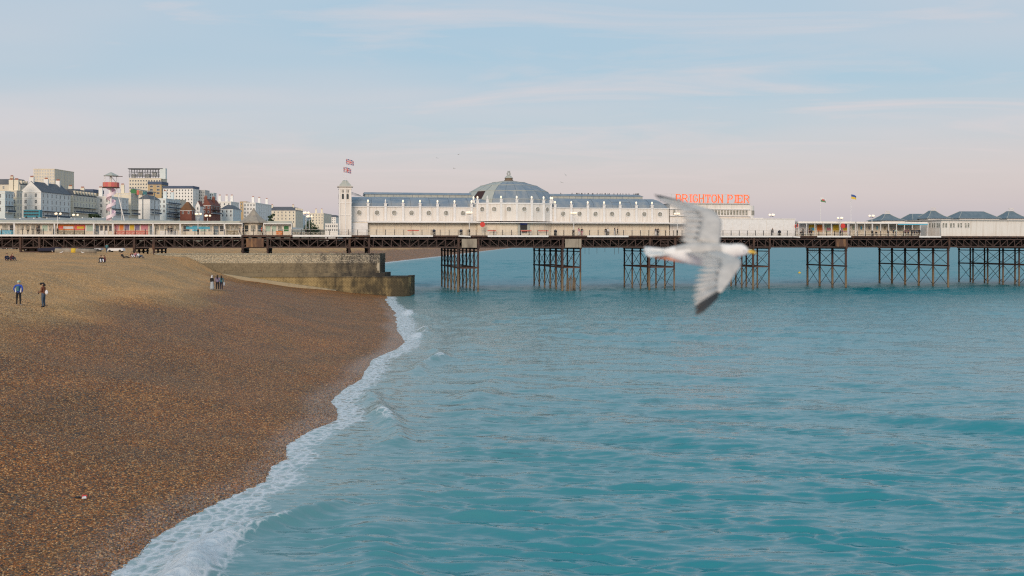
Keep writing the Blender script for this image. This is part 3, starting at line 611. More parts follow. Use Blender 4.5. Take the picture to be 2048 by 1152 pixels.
# pilasters with globe lamps
GL = MB().lathe([(.02, 0), (.16, .02), (.24, .16), (.27, .34), (.22, .52), (.12, .64), (.02, .70)], 12).mesh('globe', 'globe', True)
GO = MB().lathe([(.02, 0), (.16, .02), (.24, .16), (.20, .40), (.10, .62), (.03, .85), (.01, .9)], 12).mesh('finial', 'globe_off', True)
PED = MB().box(-.26, .26, -.26, .26, 0, .55).box(-.34, .34, -.34, .34, .55, .66).lathe([(.16, .66), (.12, .8), (.22, .86), (.2, .9)], 10).mesh('pedestal', 'white_clean')
def pilaster(x, y, z0, ztop, rz=0, off=False):
    p = box('pilaster', pav, (x, y, (z0+ztop)/2), (.46, .16, ztop-z0), 'white_clean', rz)
    q = inst('pedestal', PED, pav, (x, y+.08, ztop), rz); inst('finial' if off else 'globe_lamp', GO if off else GL, q, (0, 0, .9), 0, (.72, .72, .72))
for i, px in enumerate((736, 771, 806, 840, 875, 909, 943, 1110, 1142.5, 1175.5, 1208, 1240, 1272.5, 1304)): pilaster(lx(px), -.07, zc+.24, ze+.02, 0, i == 1)
# panel joints and gutter rivets of the lower wall
for px in range(738, 1336, 17):
    if not 1036 < px < 1056: box('wall_seam', pav, (lx(px), -.012, zc/2), (.05, .02, zc-.3), 'white' if (px//17) % 2 else 'seam')
# central bow: half polygon standing forward
bc = (lx(950)+lx(1105))/2; br_ = (lx(1105)-lx(950))/2*1.02; zbow = ZP(1024, 407, 2)-ZD
NB = 8; bow = []
for i in range(NB+1):
    a = math.pi*i/NB; bow.append((bc-br_*math.cos(a), 1.2-math.sin(a)*br_*.50))
v = [(x, y, z) for z in (zc+.23, zbow) for x, y in bow]; n_ = NB+1
b_ = MB().add(v, [(i, i+1, n_+i+1, n_+i) for i in range(NB)]+[tuple(range(n_)), tuple(range(n_, 2*n_)), (n_-1, 0, n_, 2*n_-1)]); b_.build('bow_wall', 'white', pav)
cap = MB()
for i in range(NB): cap.bar((*bow[i], zbow), (*bow[i+1], zbow), .22, .3)
cap.build('bow_cornice', 'white_clean', pav)
for i in range(NB):
    (x0, y0), (x1, y1) = bow[i], bow[i+1]; ln = math.hypot(x1-x0, y1-y0); rz = math.atan2(y1-y0, x1-x0)
    if 0 < i < NB: pilaster(x0, y0-.04, zc+.24, zbow+.14, 0, i == 2)
    if 1 <= i <= NB-2 or i == NB-1: round_window(0, ZP(1024, 418.5, 2)-ZD, (y0+y1)/2-.04*math.cos(rz), rz, absx=(x0+x1)/2+.04*math.sin(rz))
pilaster(bow[0][0], bow[0][1]-.3, zc+.24, zbow+.14); pilaster(bow[-1][0], bow[-1][1]-.3, zc+.24, zbow+.14)
# lower bow and the entrance doorway
lowb = MB().prism([(0, 0)], 0, 0) if False else MB()
vv = [(x, y*.9-.05, z) for z in (.002, zc-.17) for x, y in bow]; lowb.add(vv, [(i, i+1, n_+i+1, n_+i) for i in range(NB)]+[tuple(range(n_)), tuple(range(n_, 2*n_)), (n_-1, 0, n_, 2*n_-1)]); lowb.build('bow_ground_floor', 'cream', pav)
cb2 = MB(); vv = [(bc+(x-bc)*1.12, y*1.25-.35, z) for z in (zc-.165, zc-.01) for x, y in bow]; cb2.add(vv, [(i, i+1, n_+i+1, n_+i) for i in range(NB)]+[tuple(range(n_)), tuple(range(n_, 2*n_)), (n_-1, 0, n_, 2*n_-1)]); cb2.build('bow_canopy', 'white_clean', pav)
dy = min(y for x, y in bow)*.9-.10
dx_ = lx(1048, 1.0)
dr = box('doorway', pav, (dx_, dy-.0, 1.15), (1.45, .25, 2.3), 'black_metal'); 
for q in (-.98, .98): box('door_leaf', pav, (dx_+q, dy-.03, 1.15), (.5, .3, 2.3), 'slate_pale')
box('door_sign', pav, (dx_, dy-.08, 2.42), (1.5, .3, .22), 'blue')
# wing roofs: barrel of slates in panels, raised clerestory on top
zr1 = ZP(823, 394.5, D1+5)-ZD; zr2 = ZP(823, 386.5, 15)-ZD
prof = []
for i in range(6):
    a = (math.pi/2)*i/5; prof.append((.35+6.2*(1-math.cos(a)), ze+.05+(zr1-ze)*math.sin(a)))
def wing_roof(x0, x1, r0, r1, hip=0):
    nbay = 7; base = MB(); w_ = (x1-x0)/nbay
    core = [(.45, ze)]+[(y+.08, z-.06) for y, z in prof]+[(21.5-y-.08, z-.06) for y, z in reversed(prof)]+[(21.05, ze)]
    k_ = len(core); base.add([(x0+(hip*.30*max(0, (z-ze)) if False else 0), y, z) for y, z in core]+[(x1-hip*.9*max(0, z-ze), y, z) for y, z in core], [tuple(range(k_)), tuple(range(k_, 2*k_))]+[(i, (i+1) % k_, k_+(i+1) % k_, k_+i) for i in range(k_)])
    rf = base.build('wing_roof', 'slate', pav)
    for j in range(nbay):
        for band in ((0, 2), (2, 3), (3, 5)):
            m_ = MB(); xa, xb = x0+w_*j+.025, x0+w_*(j+1)-.025; pts = prof[band[0]:band[1]+1]; off = random.uniform(.0, .03)
            def cut(x, z): return min(x, x1-hip*.9*max(0, z-ze))
            if cut(xb, pts[-1][1]) <= xa+.1: continue
            v_ = []
            for x in (xa, xb): v_ += [(cut(x, z), y-off, z+off) for y, z in pts]
            q = len(pts); m_.add(v_, [(i, i+1, q+i+1, q+i) for i in range(q-1)]); m_.build('roof_panel', 'slate', rf)
    ry = prof[-1][0]; cl_ = MB().prism([(0, 0)], 0, 0) if False else MB()
    cl_.box(r0, r1, ry+.2, 21.3-ry, zr1-.1, zr1+.55*(zr2-zr1)); cl_.build('clerestory', 'slate_pale', pav)
    rc = MB().prism([(ry+.05, zr1+.55*(zr2-zr1)+.003), (21.5-ry-.05, zr1+.55*(zr2-zr1)+.003), (21.5-ry-1.5, zr2), (ry+1.5, zr2)], 0, 1)
    v_ = [(r0-.2 if vi < 4 else r1+.2-(.8 if hip and vi in (6, 7) else 0), p[0], p[2]) for vi, p in enumerate(rc.v)]; rc.v = v_; rc.build('clerestory_roof', 'slate', pav)
    for i in range(int((r1-r0)/1.3)): box('clerestory_mullion', pav, (r0+.6+1.3*i, ry+.17, zr1+.28*(zr2-zr1)), (.06, .08, .5*(zr2-zr1)), 'slate')
xl1 = lx(946); xr0 = lx(1103)
wing_roof(lx(704), xl1+3, lx(731, 10), bc-5, 0)
wing_roof(xr0-3, LW-.05, bc+5, lx(1288, 10), 1.0)
# dome in bands of slate panels
DC = (S(1017.5, 14)-sA, 14-D1); zd0 = ze-.2
dome = [(10.3, ze-.3), (9.9, ZP(1017, 402, 14)-ZD), (8.35, ZP(1017, 385, 14)-ZD), (6.1, ZP(1017, 373, 14)-ZD), (3.5, ZP(1017, 365.8, 14)-ZD), (.9, ZP(1017, 362, 14)-ZD)]
NS = 24
core = MB().lathe([(r*.985, z-.07) for r, z in dome], NS, (DC[0], DC[1], 0)); dm = core.build('dome', 'slate_pale', pav)
for j in range(len(dome)-1):
    for i in range(NS):
        a0, a1 = 2*math.pi*(i+.012)/NS, 2*math.pi*(i+.988)/NS
        if math.sin((a0+a1)/2) > .55: continue
        (r0, z0), (r1, z1) = dome[j], dome[j+1]; z0 += .02; q = .10*random.random()
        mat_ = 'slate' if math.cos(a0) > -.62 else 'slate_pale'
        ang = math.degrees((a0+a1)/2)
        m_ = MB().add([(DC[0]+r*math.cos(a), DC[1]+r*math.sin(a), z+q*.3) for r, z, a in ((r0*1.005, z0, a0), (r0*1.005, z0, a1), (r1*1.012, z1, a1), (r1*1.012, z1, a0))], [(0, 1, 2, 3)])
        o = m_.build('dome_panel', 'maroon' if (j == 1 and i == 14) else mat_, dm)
        if j == 1 and i == 14: o['label'] = 'dark panel where slates are missing'
for j in range(1, len(dome)-1):
    hp = MB()
    for i in range(NS):
        a0, a1 = 2*math.pi*i/NS, 2*math.pi*(i+1)/NS; r, z = dome[j]; hp.bar((DC[0]+r*1.012*math.cos(a0), DC[1]+r*1.012*math.sin(a0), z+.03), (DC[0]+r*1.012*math.cos(a1), DC[1]+r*1.012*math.sin(a1), z+.03), .10)
    hp.build('hoop_flashing', 'slate_pale', dm)
for i in range(NS):
    a0 = 2*math.pi*i/NS
    if math.sin(a0) > .6: continue
    rb = MB()
    for (r0, z0), (r1, z1) in zip(dome, dome[1:]): rb.bar((DC[0]+r0*1.01*math.cos(a0), DC[1]+r0*1.01*math.sin(a0), z0), (DC[0]+r1*1.01*math.cos(a0), DC[1]+r1*1.01*math.sin(a0), z1), .07)
    rb.build('dome_rib', 'slate_teal', dm)
lz = dome[-1][1]
ln = MB().lathe([(1.0, lz-.05), (1.0, lz+.15), (.85, lz+.2), (.85, lz+.55), (1.0, lz+.6)], 12, (DC[0], DC[1], 0)).build('lantern', 'wood', pav)
lt = MB().lathe([(.95, lz+.61), (.75, lz+.85), (.5, lz+1.1), (.18, lz+1.3)], 10, (DC[0], DC[1], 0))
lt.build('lantern_cap', 'slate_pale', ln)
cw = MB()
for i in range(6):
    a = i*math.pi/3; pts = [(.20, 1.25), (.45, 1.45), (.42, 1.7), (.12, 1.95), (.35, 2.15)]
    for (r0, z0), (r1, z1) in zip(pts, pts[1:]): cw.bar((DC[0]+r0*math.cos(a), DC[1]+r0*math.sin(a), lz+z0), (DC[0]+r1*math.cos(a), DC[1]+r1*math.sin(a), lz+z1), .07)
cw.build('crown_finial', 'slate_pale', ln)

# ---------------------------------------------------------------- corner tower with flags
tws = S(690.5, 1.2); tw = pthing('clock_tower', tws, 1.2, ZD, 'slim white square tower carrying two flagpoles at the end of the pavilion', 'tower')
tw.name = 'corner_tower'
hw = 1.22; zt = ZP(690, 374, 1.2)-ZD
MB().box(-hw, hw, 0, 2*hw, .002, zt).build('shaft', 'white', tw)
for x in (-hw+.12, 0, hw-.12): box('pilaster', tw, (x, -.05, zt/2-.2), (.2, .1, zt-.6), 'white_clean')
for z in (zt-.35, zt*.42, zt-3.1): box('string_course', tw, (0, hw, z), (2*hw+.16, 2*hw+.16, .10), 'white_clean')
MB().box(-hw-.3, hw+.3, -.3, 2*hw+.3, zt+.002, zt+.16).build('eaves', 'seam', tw)
cap_ = MB().lathe([(1.75, .0), (1.5, .35), (.95, .75), (.8, 1.05), (.35, 1.25)], 4, (0, hw, zt+.17), ph=math.pi/4); cap_.build('cap_roof', 'slate_pale', tw)
ar = [(-.2, 0), (.2, 0), (.2, .85)]+[(.2*math.cos(a), .85+.2*math.sin(a)) for a in np.linspace(.3, math.pi-.3, 5)]+[(-.2, .85)]
AR = MB().prism(ar, -.03, .03).mesh('arched_window', 'glass')
for x in (-.46, .46): inst('arched_window', AR, tw, (x, -.02, zt-2.35))
inst('arched_window', AR, tw, (hw*.0-hw-.02+.0, hw, zt-2.35), math.pi/2)
for x in (-.6, -.34, .34, .6): box('slot_window', tw, (x, -.02, zt-.80), (.1, .08, .55), 'glass')
st = MB()
for q in (0, .5, 1.0): st.bar((hw-.05, 1.6, zt-.9-q*.5), (lx(735)+sA-tws-1.5+q*.6, 6, zr1+.3-q*.3), .08)
st.build('stay_strut', 'seam', tw)
def flag_mesh(wd, ht, fn, mats, nx=22, nz=14):
    b = MB(); P_ = lambda u, v_: (u*wd*.93, .12*wd*math.sin(u*7+v_*1.5)*u**.5, -ht*(1-v_)-.32*wd*u**1.6*(.6+.2*v_))
    v_ = [P_(i/nx, j/nz) for j in range(nz+1) for i in range(nx+1)]; b.v = v_
    for j in range(nz):
        for i in range(nx): k_ = j*(nx+1)+i; b.f.append((k_, k_+1, k_+nx+2, k_+nx+1)); b.m.append(fn((i+.5)/nx, (j+.5)/nz))
    me = bpy.data.meshes.new('flag'); me.from_pydata(b.v, [], b.f)
    for q in mats: me.materials.append(M[q])
    me.polygons.foreach_set('material_index', b.m); return me
mat('flag_blue', (.03, .05, .22), .7); mat('flag_red', (.55, .03, .04), .7); mat('flag_white', (.72, .7, .68), .7); mat('flag_green', (.10, .22, .10), .7); mat('flag_yellow', (.75, .50, .06), .7); mat('flag_sky', (.04, .09, .30), .7)
def jack(u, v):
    x, y = (u-.5)*2, (v-.5)*2
    if abs(x) < .11 or abs(y) < .2: return 1
    if abs(x) < .2 or abs(y) < .34: return 2
    d = min(abs(y-x), abs(y+x))
    return 1 if d < .09 else 2 if d < .24 else 0
JACK = flag_mesh(1.6, 1.05, jack, ('flag_blue', 'flag_red', 'flag_white'))
for px, top, low, lab, dd in ((691.8, 317, 0, 'tall white flagpole on the white tower flying the higher union flag', 1.6), (686.6, 333, 0, 'shorter white flagpole on the white tower flying the lower union flag', 2.4)):
    s_ = S(px, dd); zt_ = ZP(px, top, dd); zb_ = ZD+zt+.9
    fp = pthing('flagpole', s_, dd, zb_, lab, 'flagpole', 'flagpoles on the white tower')
    bar('pole', fp, (0, 0, -.5), (0, 0, zt_-zb_), .07, 'white_clean', shape='cyl'); inst('flag', JACK, fp, (.05, 0, zt_-zb_-.08))
for px, top, dd, fn, lab, hgt in ((1641, 394, 8, lambda u, v: 1 if abs(u-.5) < .22 and abs(v-.5) < .25 and (int(u*22)+int(v*14)) % 4 else (2 if v < .5 else 0), 'white flagpole with a pale green and red flag', 0),
                             (1702, 388, 3, lambda u, v: 4 if v > .5 else 3, 'white flagpole with a blue and yellow flag', 0)):
    s_ = S(px, dd); zt_ = ZP(px, top, dd)
    fp = pthing('flagpole', s_, dd, ZD, lab, 'flagpole'); bar('pole', fp, (0, 0, 0), (0, 0, zt_-ZD), .09, 'white_clean', shape='cyl')
    inst('flag', flag_mesh(1.35, .95, fn, ('flag_white', 'flag_red', 'flag_green', 'flag_yellow', 'flag_sky')), fp, (.05, 0, zt_-ZD-.08))

# ---------------------------------------------------------------- pavilion end block with the letter sign
D2 = 4.6
eb0 = S(1340, D2); eb = pthing('sign_building', eb0, D2, ZD, 'white block with a band of windows beneath the red letter sign', 'building')
def ex(px, d=D2): return S(px, d)-eb0
def zz(px, py, d=D2): return ZP(px, py, d)-ZD
xr = ex(1500); ztop = zz(1430, 408)
MB().box(0, xr, 0, 16, .002, zz(1430, 436)).build('ground_floor_wall', 'white', eb)
MB().box(.05, xr-.05, .2, 15.8, zz(1430, 436)+.002, ztop).build('upper_wall', 'white', eb)
nb_ = MB(); arc = [(xr-.05, .25)]+[(xr-.05+2.0*math.sin(a), 3-2.75*math.cos(a)) for a in np.linspace(.25, 1.57, 7)]+[(xr+1.95, 12), (xr-.05, 12)]
k_ = len(arc); z0_, z1_ = zz(1500, 437), zz(1500, 411)
nb_.add([(x, y, z) for z in (z0_, z1_) for x, y in arc], [tuple(range(k_)), tuple(range(k_, 2*k_))]+[(i, (i+1) % k_, k_+(i+1) % k_, k_+i) for i in range(k_)]); nb_.build('rounded_end', 'white', eb)
MB().box(-.05, xr+.1, -.25, 16.1, zz(1430, 432.5), zz(1430, 431)).build('sill_band', 'white_clean', eb)
MB().box(-.05, xr+.1, -.15, 16.1, zz(1430, 419), zz(1430, 417.5)).build('lintel_band', 'white_clean', eb)
MB().box(ex(1500), ex(1524), -.5, 5, zz(1510, 437.2), zz(1510, 435.8)).build('balcony_slab', 'white_clean', eb)
MB().box(-.1, xr+.05, -.1, 16, ztop+.002, ztop+.10).build('coping', 'seam', eb)
for px in [1349]+list(np.arange(1402, 1496, 6.1)):
    w_ = box('window', eb, (ex(px), .17, zz(1430, 425.3)), (.40, .12, 1.0), 'glass_olive' if int(px) % 3 else 'glass'); 
    box('mullion', eb, (ex(px)+.31, .16, zz(1430, 425.3)), (.09, .16, 1.05), 'white_clean')
for i in range(1, k_-3):
    (x0, y0), (x1, y1) = arc[i], arc[i+1]; rz = math.atan2(y1-y0, x1-x0); ln_ = math.hypot(x1-x0, y1-y0)
    box('window', eb, ((x0+x1)/2+.02*math.sin(rz), (y0+y1)/2-.02*math.cos(rz), zz(1500, 425.5)), (ln_*.72, .1, 1.0), 'glass_olive', rz)
hall = pthing('white_hall', S(1440, 2.2), 2.2, ZD, 'plain long white hall with flat roof below the windowed sign block', 'building')
hx = S(1590, 2.2)-S(1440, 2.2); hz = ZP(1520, 438, 2.2)-ZD
MB().box(0, hx, 0, 2.3, .002, hz).box(S(1500, D2)-S(1440, D2)+.2, hx, 2.31, 15, .002, hz-.02).build('wall', 'white_clean', hall)
MB().box(-.06, hx+.1, -.1, 2.39, hz+.003, hz+.12).build('roof_edge', 'white', hall)
for i in range(8): box('wall_seam', hall, (1+i*1.9, -.01, hz/2), (.04, .02, hz-.2), 'white')
# the letters
sg0 = S(1353, 5.2); zs0 = ZP(1425, 406, 5.2); sg = pthing('letter_sign', sg0, 5.2, zs0, 'row of tall red illuminated letters reading BRIGHTON PIER on a roof frame', 'sign')
LWT = S(1501, 5.2)-sg0; LH = ZP(1425, 388.5, 5.2)-zs0
fr = MB(); zlo = -(zs0-ZD-ztop)+.11
for z in (-.08, LH*.99): fr.bar((-3.5, .35, z), (LWT, .35, z), .04)
for x in np.linspace(-3.5, LWT, 9): fr.bar((x, .35, zlo if x >= -1.2 else -.15), (x, .35, LH), .035)
for x in np.linspace(0, LWT, 12): fr.bar((x, .35, LH*.8), (x, 1.9, zlo), .05)
fr.build('support_frame', 'seam', sg)
GLY = {'B': [[(0, 0), (0, 1)], [(0, 1), (.55, 1), (.72, .88), (.72, .66), (.55, .54), (0, .54)], [(.55, .54), (.8, .4), (.8, .14), (.6, 0), (0, 0)]],
       'R': [[(0, 0), (0, 1)], [(0, 1), (.55, 1), (.75, .87), (.75, .63), (.55, .5), (0, .5)], [(.4, .5), (.82, 0)]],
       'I': [[(.3, 0), (.3, 1)], [(.08, 1), (.52, 1)], [(.08, 0), (.52, 0)]],
       'G': [[(.78, .84), (.6, 1), (.22, 1), (0, .78), (0, .22), (.22, 0), (.6, 0), (.8, .16), (.8, .45), (.48, .45)]],
       'H': [[(0, 0), (0, 1)], [(.76, 0), (.76, 1)], [(0, .5), (.76, .5)]],
       'T': [[(.4, 0), (.4, 1)], [(0, .82), (0, 1), (.8, 1), (.8, .82)], [(.22, 0), (.58, 0)]],
       'O': [[(.22, 0), (0, .22), (0, .78), (.22, 1), (.58, 1), (.8, .78), (.8, .22), (.58, 0), (.22, 0)]],
       'N': [[(0, 0), (0, 1), (.76, 0), (.76, 1)]],
       'P': [[(0, 0), (0, 1)], [(0, 1), (.58, 1), (.78, .86), (.78, .6), (.58, .46), (0, .46)]],
       'E': [[(.74, .2), (.74, 0), (0, 0), (0, 1), (.74, 1), (.74, .8)], [(0, .52), (.5, .52)]]}
txt = 'BRIGHTON PIER'; adv = [.62 if c == 'I' else .55 if c == ' ' else 1.0 for c in txt]; tot = sum(adv); x = 0
for c, a_ in zip(txt, adv):
    if c != ' ':
        wl = LWT/tot; b = MB(); zh = LH-.36
        for pl in GLY[c]:
            for p, q in zip(pl, pl[1:]):
                A = Vector((p[0]*wl*.86, 0, .18+p[1]*zh)); B = Vector((q[0]*wl*.86, 0, .18+q[1]*zh)); dirv = (B-A).normalized()*.09; wdt = .27 if abs(p[0]-q[0]) < .02 else .17
                b.bar(A-dirv, B+dirv, .16, wdt)
        if c in 'BRHNPE':                          # slab serifs on the stems
            for sx in ([0, .76] if c in 'HN' else [0]):
                for z in (.09, LH-.09): b.box(sx*wl*.86-.20, sx*wl*.86+.20, -.08, .08, z-.06, z+.06)
        b.build('letter', 'letter_red', sg, loc=(x, 0, 0))
    x += a_*LWT/tot

# ---------------------------------------------------------------- shelters and kiosks to the right
sh = pthing('shelter', S(1592, 3), 3, ZD, 'open white shelter with bright panels and thin flat roof right of the white hall', 'shelter')
x2 = S(1706, 3)-S(1592, 3); hz = ZP(1650, 446, 3)-ZD
MB().box(0, x2, -1.3, 3, hz-.12, hz).build('roof', 'white_clean', sh); MB().box(-.1, x2, -1.0, 2.6, hz+.002, hz+.32).build('roof_trim', 'white', sh)
for i in range(8): box('post', sh, (x2*i/7+.08*(i == 0)-.08*(i == 7), -1.1, (hz-.12)/2), (.12, .12, hz-.12), 'white_clean')
cols_ = ['skyblue', 'grey', 'yellow', 'orange', 'mint', 'yellow', 'pink']
for i in range(7):
    box('back_panel', sh, (x2*(i+.5)/7, 2, (hz-.14)/2), (x2/7-.06, .08, hz-.14), 'white_clean' if i < 2 else 'cream')
    if i > 1: box('artwork', sh, (x2*(i+.5)/7, 1.94, hz*.62), (x2/7-.35, .05, hz*.5), cols_[i]); box('artwork', sh, (x2*(i+.5)/7+.1, 1.91, hz*.55+.1*(i % 2)), (x2/7-.8, .05, hz*.22), cols_[(i*3+1) % 7])
bn = box('bench', sh, (x2/2, .9, .42), (x2-1, .5, .08), 'wood'); box('bench_support', sh, (x2/2, .9, .2), (x2-1.4, .3, .39), 'cream')
sh2 = pthing('shelter', S(1708, 3), 3, ZD, 'long open white shelter with rows of seated people beside the windowed kiosk', 'shelter')
x2 = S(1850, 3)-S(1708, 3)
MB().box(0, x2, -1.3, 3, hz-.12, hz).build('roof', 'white_clean', sh2); MB().box(0, x2, -1.0, 2.6, hz+.002, hz+.30).build('roof_trim', 'white', sh2)
for i in range(10): box('post', sh2, (x2*i/9+.08*(i == 0)-.08*(i == 9), -1.1, (hz-.12)/2), (.12, .12, hz-.12), 'white_clean')
for i in range(9):
    box('back_panel', sh2, (x2*(i+.5)/9, 2, (hz-.14)/2), (x2/9-.06, .08, hz-.14), 'cream')
    if i < 5: box('artwork', sh2, (x2*(i+.5)/9, 1.94, hz*.65), (.35, .05, .7), ['mint', 'skyblue', 'grey', 'skyblue', 'khaki'][i])
    elif i != 8: box('window', sh2, (x2*(i+.5)/9, 1.94, hz*.62), (x2/9-.5, .05, hz*.4), 'glass_olive')
box('valance', sh2, (x2*.78, -1.28, hz-.25), (x2*.42, .05, .2), 'skyblue'); box('bench', sh2, (x2/2, .9, .42), (x2-1, .5, .08), 'wood'); box('bench_support', sh2, (x2/2, .9, .2), (x2-1.4, .3, .39), 'cream')
kx = S(1882, .6); kk = pthing('windowed_kiosk', kx, .6, ZD, 'long white kiosk with paired windows and flat roof at the right edge', 'kiosk')
kh = ZP(1950, 441, .6)-ZD; x3 = S(2300, .6)-kx; ch = [(S(1852, 5)-kx, 4.4), (0, 0), (x3, 0), (x3, 12), (S(1852, 5)-kx, 12)]
MB().add([(x, y, z) for z in (.002, kh) for x, y in ch], [tuple(range(5)), tuple(range(5, 10))]+[(i, (i+1) % 5, 5+(i+1) % 5, 5+i) for i in range(5)]).build('wall', 'white', kk)
MB().add([(bx_, by_, z) for z in (kh+.003, kh+.20) for bx_, by_ in ((ch[0][0]-.4, 4.0), (-.2, -.4), (x3, -.4), (x3, 12.3), (ch[0][0]-.4, 12.3))], [tuple(range(5)), tuple(range(5, 10))]+[(i, (i+1) % 5, 5+(i+1) % 5, 5+i) for i in range(5)]).build('roof', 'seam', kk)
for px in (1884.5, 1890, 1899.5, 1905, 1914.5, 1920, 1929, 1934.5):
    f_ = box('window', kk, (S(px, .6)-kx+.25, -.01, ZP(1900, 450.5, .6)-ZD), (.52, .12, 1.12), 'white_clean'); o = box('pane', f_, (0, -.2, 0), (.8, .9, .88), 'glass_olive')
rz = math.atan2(-4.4, -ch[0][0]); 
for t in (.12, .28, .46, .6, .78, .9):
    f_ = box('window', kk, (ch[0][0]*(1-t)-.015*math.sin(-rz)*1, 4.4*(1-t)-.03, ZP(1866, 450.5, 3)-ZD), (.5, .1, 1.1), 'white_clean', rz); box('pane', f_, (0, -.2, 0), (.8, .9, .88), 'glass_olive')
bar('drainpipe', kk, (-.06, -.08, .1), (-.06, -.08, kh), .08, 'seam', shape='cyl')
# slate pavilion roofs on the far side of the deck
def tent(px0, px1, pya, pyb, label, ridge=None, crest=True, d=20):
    s0, s1 = S(px0, d), S(px1, d); c_ = (s0+s1)/2; o = pthing('roofed_kiosk', c_, d, ZD, label, 'kiosk', 'slate-roofed kiosks along the far side of the pier')
    hw_ = (s1-s0)/2*.94; zb_ = ZP((px0+px1)/2, pyb, d)-ZD; za_ = ZP((px0+px1)/2, pya, d)-ZD; dep = 3.4
    MB().box(-hw_+.4, hw_-.4, .3, 2*dep-.3, .002, zb_).build('wall', 'white', o)
    rw = (S(ridge[1], d)-S(ridge[0], d))/2 if ridge else .55; rx = (S(ridge[0], d)+S(ridge[1], d))/2-c_ if ridge else 0
    st_ = [(1, 0), (.52 if not ridge else .8, .32), (.20 if not ridge else .45, .70), (0, 1)] if not ridge else [(1, 0), (0, 1)]
    v_ = []
    for k, hgt in st_:
        xh = rw+(hw_-rw)*k; yh = .5+(dep-.5)*k
        v_ += [(rx*(1-k)-xh, dep-yh, zb_+.003+(za_-zb_)*hgt), (rx*(1-k)+xh, dep-yh, zb_+.003+(za_-zb_)*hgt), (rx*(1-k)+xh, dep+yh, zb_+.003+(za_-zb_)*hgt), (rx*(1-k)-xh, dep+yh, zb_+.003+(za_-zb_)*hgt)]
    fs = [(0, 3, 2, 1), tuple(range(len(v_)-4, len(v_)))]
    for j in range(len(st_)-1):
        for i in range(4): fs.append((4*j+i, 4*j+(i+1) % 4, 4*j+4+(i+1) % 4, 4*j+4+i))
    rf = MB().add(v_, fs).build('roof', 'slate_teal', o)
    hipl = MB()
    for i in range(4):
        for j in range(len(st_)-1): hipl.bar(v_[4*j+i], v_[4*j+4+i], .1)
    hipl.build('hip_ridge', 'slate_pale', rf)
    if crest:
        cr_ = MB()
        for i in range(5): cr_.bar((-.6+.3*i, dep-.5, za_), (-.6+.3*i, dep-.5, za_+.7), .07)
        cr_.bar((-.65, dep-.5, za_+.66), (.65, dep-.5, za_+.66), .09).bar((-.65, dep-.5, za_+.05), (.65, dep-.5, za_+.05), .1); cr_.build('crest', 'white', rf)
tent(1760, 1816, 427, 441, 'small crested slate roof, leftmost behind the open shelter')
tent(1824, 1884, 427, 440, 'flat-ridged slate roof half hidden behind a taller crested one', (1838, 1872), False, 24)
tent(1853, 1908, 420.5, 437, 'tall crested slate roof above the kiosk corner windows')
tent(1915, 2006, 422, 437, 'wide slate roof with a long level ridge', (1939, 1982), False)
tent(2012, 2064, 421.5, 437, 'crested slate roof cut by the right edge of the view')

# ---------------------------------------------------------------- shop row at the landward end
zsh = ZP(250, 446, 3)-ZD
def shop(px0, px1, label, parts_, canopy=True):
    s0 = S(px0, 3); o = pthing('shop_unit', s0, 3, ZD, label, 'shop', 'shops in the row at the landward end of the pier'); Wd = S(px1, 3)-s0-.02
    MB().box(0, Wd, 0, 6, .002, zsh-.15).build('wall', 'cream', o)
    MB().box(0, Wd, -1.2, 6, zsh-.148, zsh+.0).build('canopy', 'white_clean', o); MB().box(0, Wd, -.6, 5.5, zsh+.002, zsh+.14).build('roof', 'slate_pale', o)
    MB().box(0, Wd, 1.2, 1.4, zsh+.142, zsh+.50).build('roof_rail', 'slate_pale', o)
    for x in (0.06, Wd-.06): box('post', o, (x, -1.1, (zsh-.15)/2), (.11, .11, zsh-.15), 'white_clean')
    for kind, a, b_, c_ in parts_:
        xa, xb = S(a, 3)-s0, S(b_, 3)-s0
        if kind == 'arch':
            nn = max(1, int(c_)); 
            for i in range(nn): inst('arched_window', ARW, o, (xa+(xb-xa)*(i+.5)/nn, -.03, 1.0))
        elif kind == 'win': 
            f_ = box('window', o, ((xa+xb)/2, -.02, zsh*.58), (xb-xa, .1, zsh*.5), 'white_clean'); box('pane', f_, (0, -.3, 0), (.88, .7, .88), c_)
        elif kind == 'art': 
            box('poster', o, ((xa+xb)/2, -.04, zsh*.64), (xb-xa, .08, zsh*.44), c_)
        elif kind == 'art2': box('poster', o, ((xa+xb)/2, -.09, zsh*.62), (xb-xa, .06, zsh*.2), c_)
        elif kind == 'low': box('counter_panel', o, ((xa+xb)/2, -.05, zsh*.2), (xb-xa, .1, zsh*.36), c_)
        elif kind == 'door': box('doorway', o, ((xa+xb)/2, -.03, zsh*.4), (xb-xa, .1, zsh*.78), c_)
    return o
ar = [(-.36, 0), (.36, 0), (.36, .6)]+[(.36*math.cos(a), .6+.36*math.sin(a)) for a in np.linspace(.2, math.pi-.2, 7)]+[(-.36, .6)]
ARW = MB().prism(ar, -.04, .04).mesh('arched_window', 'glass_olive')
shop(-130, 32, 'shop at the left edge with a bright blue banner along its counter', [('win', 4, 18, 'glass_olive'), ('win', 19, 29, 'glass'), ('low', -20, 30, 'skyblue'), ('art2', -100, -20, 'pink')])
shop(32, 112, 'cream shop with round-headed windows left of the red posters', [('arch', 38, 72, 3), ('door', 73, 80, 'black_metal'), ('win', 84, 96, 'mint'), ('win', 98, 104, 'glass_olive'), ('door', 106, 111, 'slate_teal')])
shop(112, 190, 'shop front hung with large red and orange posters', [('art', 115, 148, 'orange'), ('art', 149, 170, 'red'), ('art2', 127, 147, 'white_cloth'), ('art2', 118, 126, 'red'), ('art2', 154, 168, 'yellow'), ('win', 172, 189, 'mint'), ('low', 116, 170, 'khaki')])
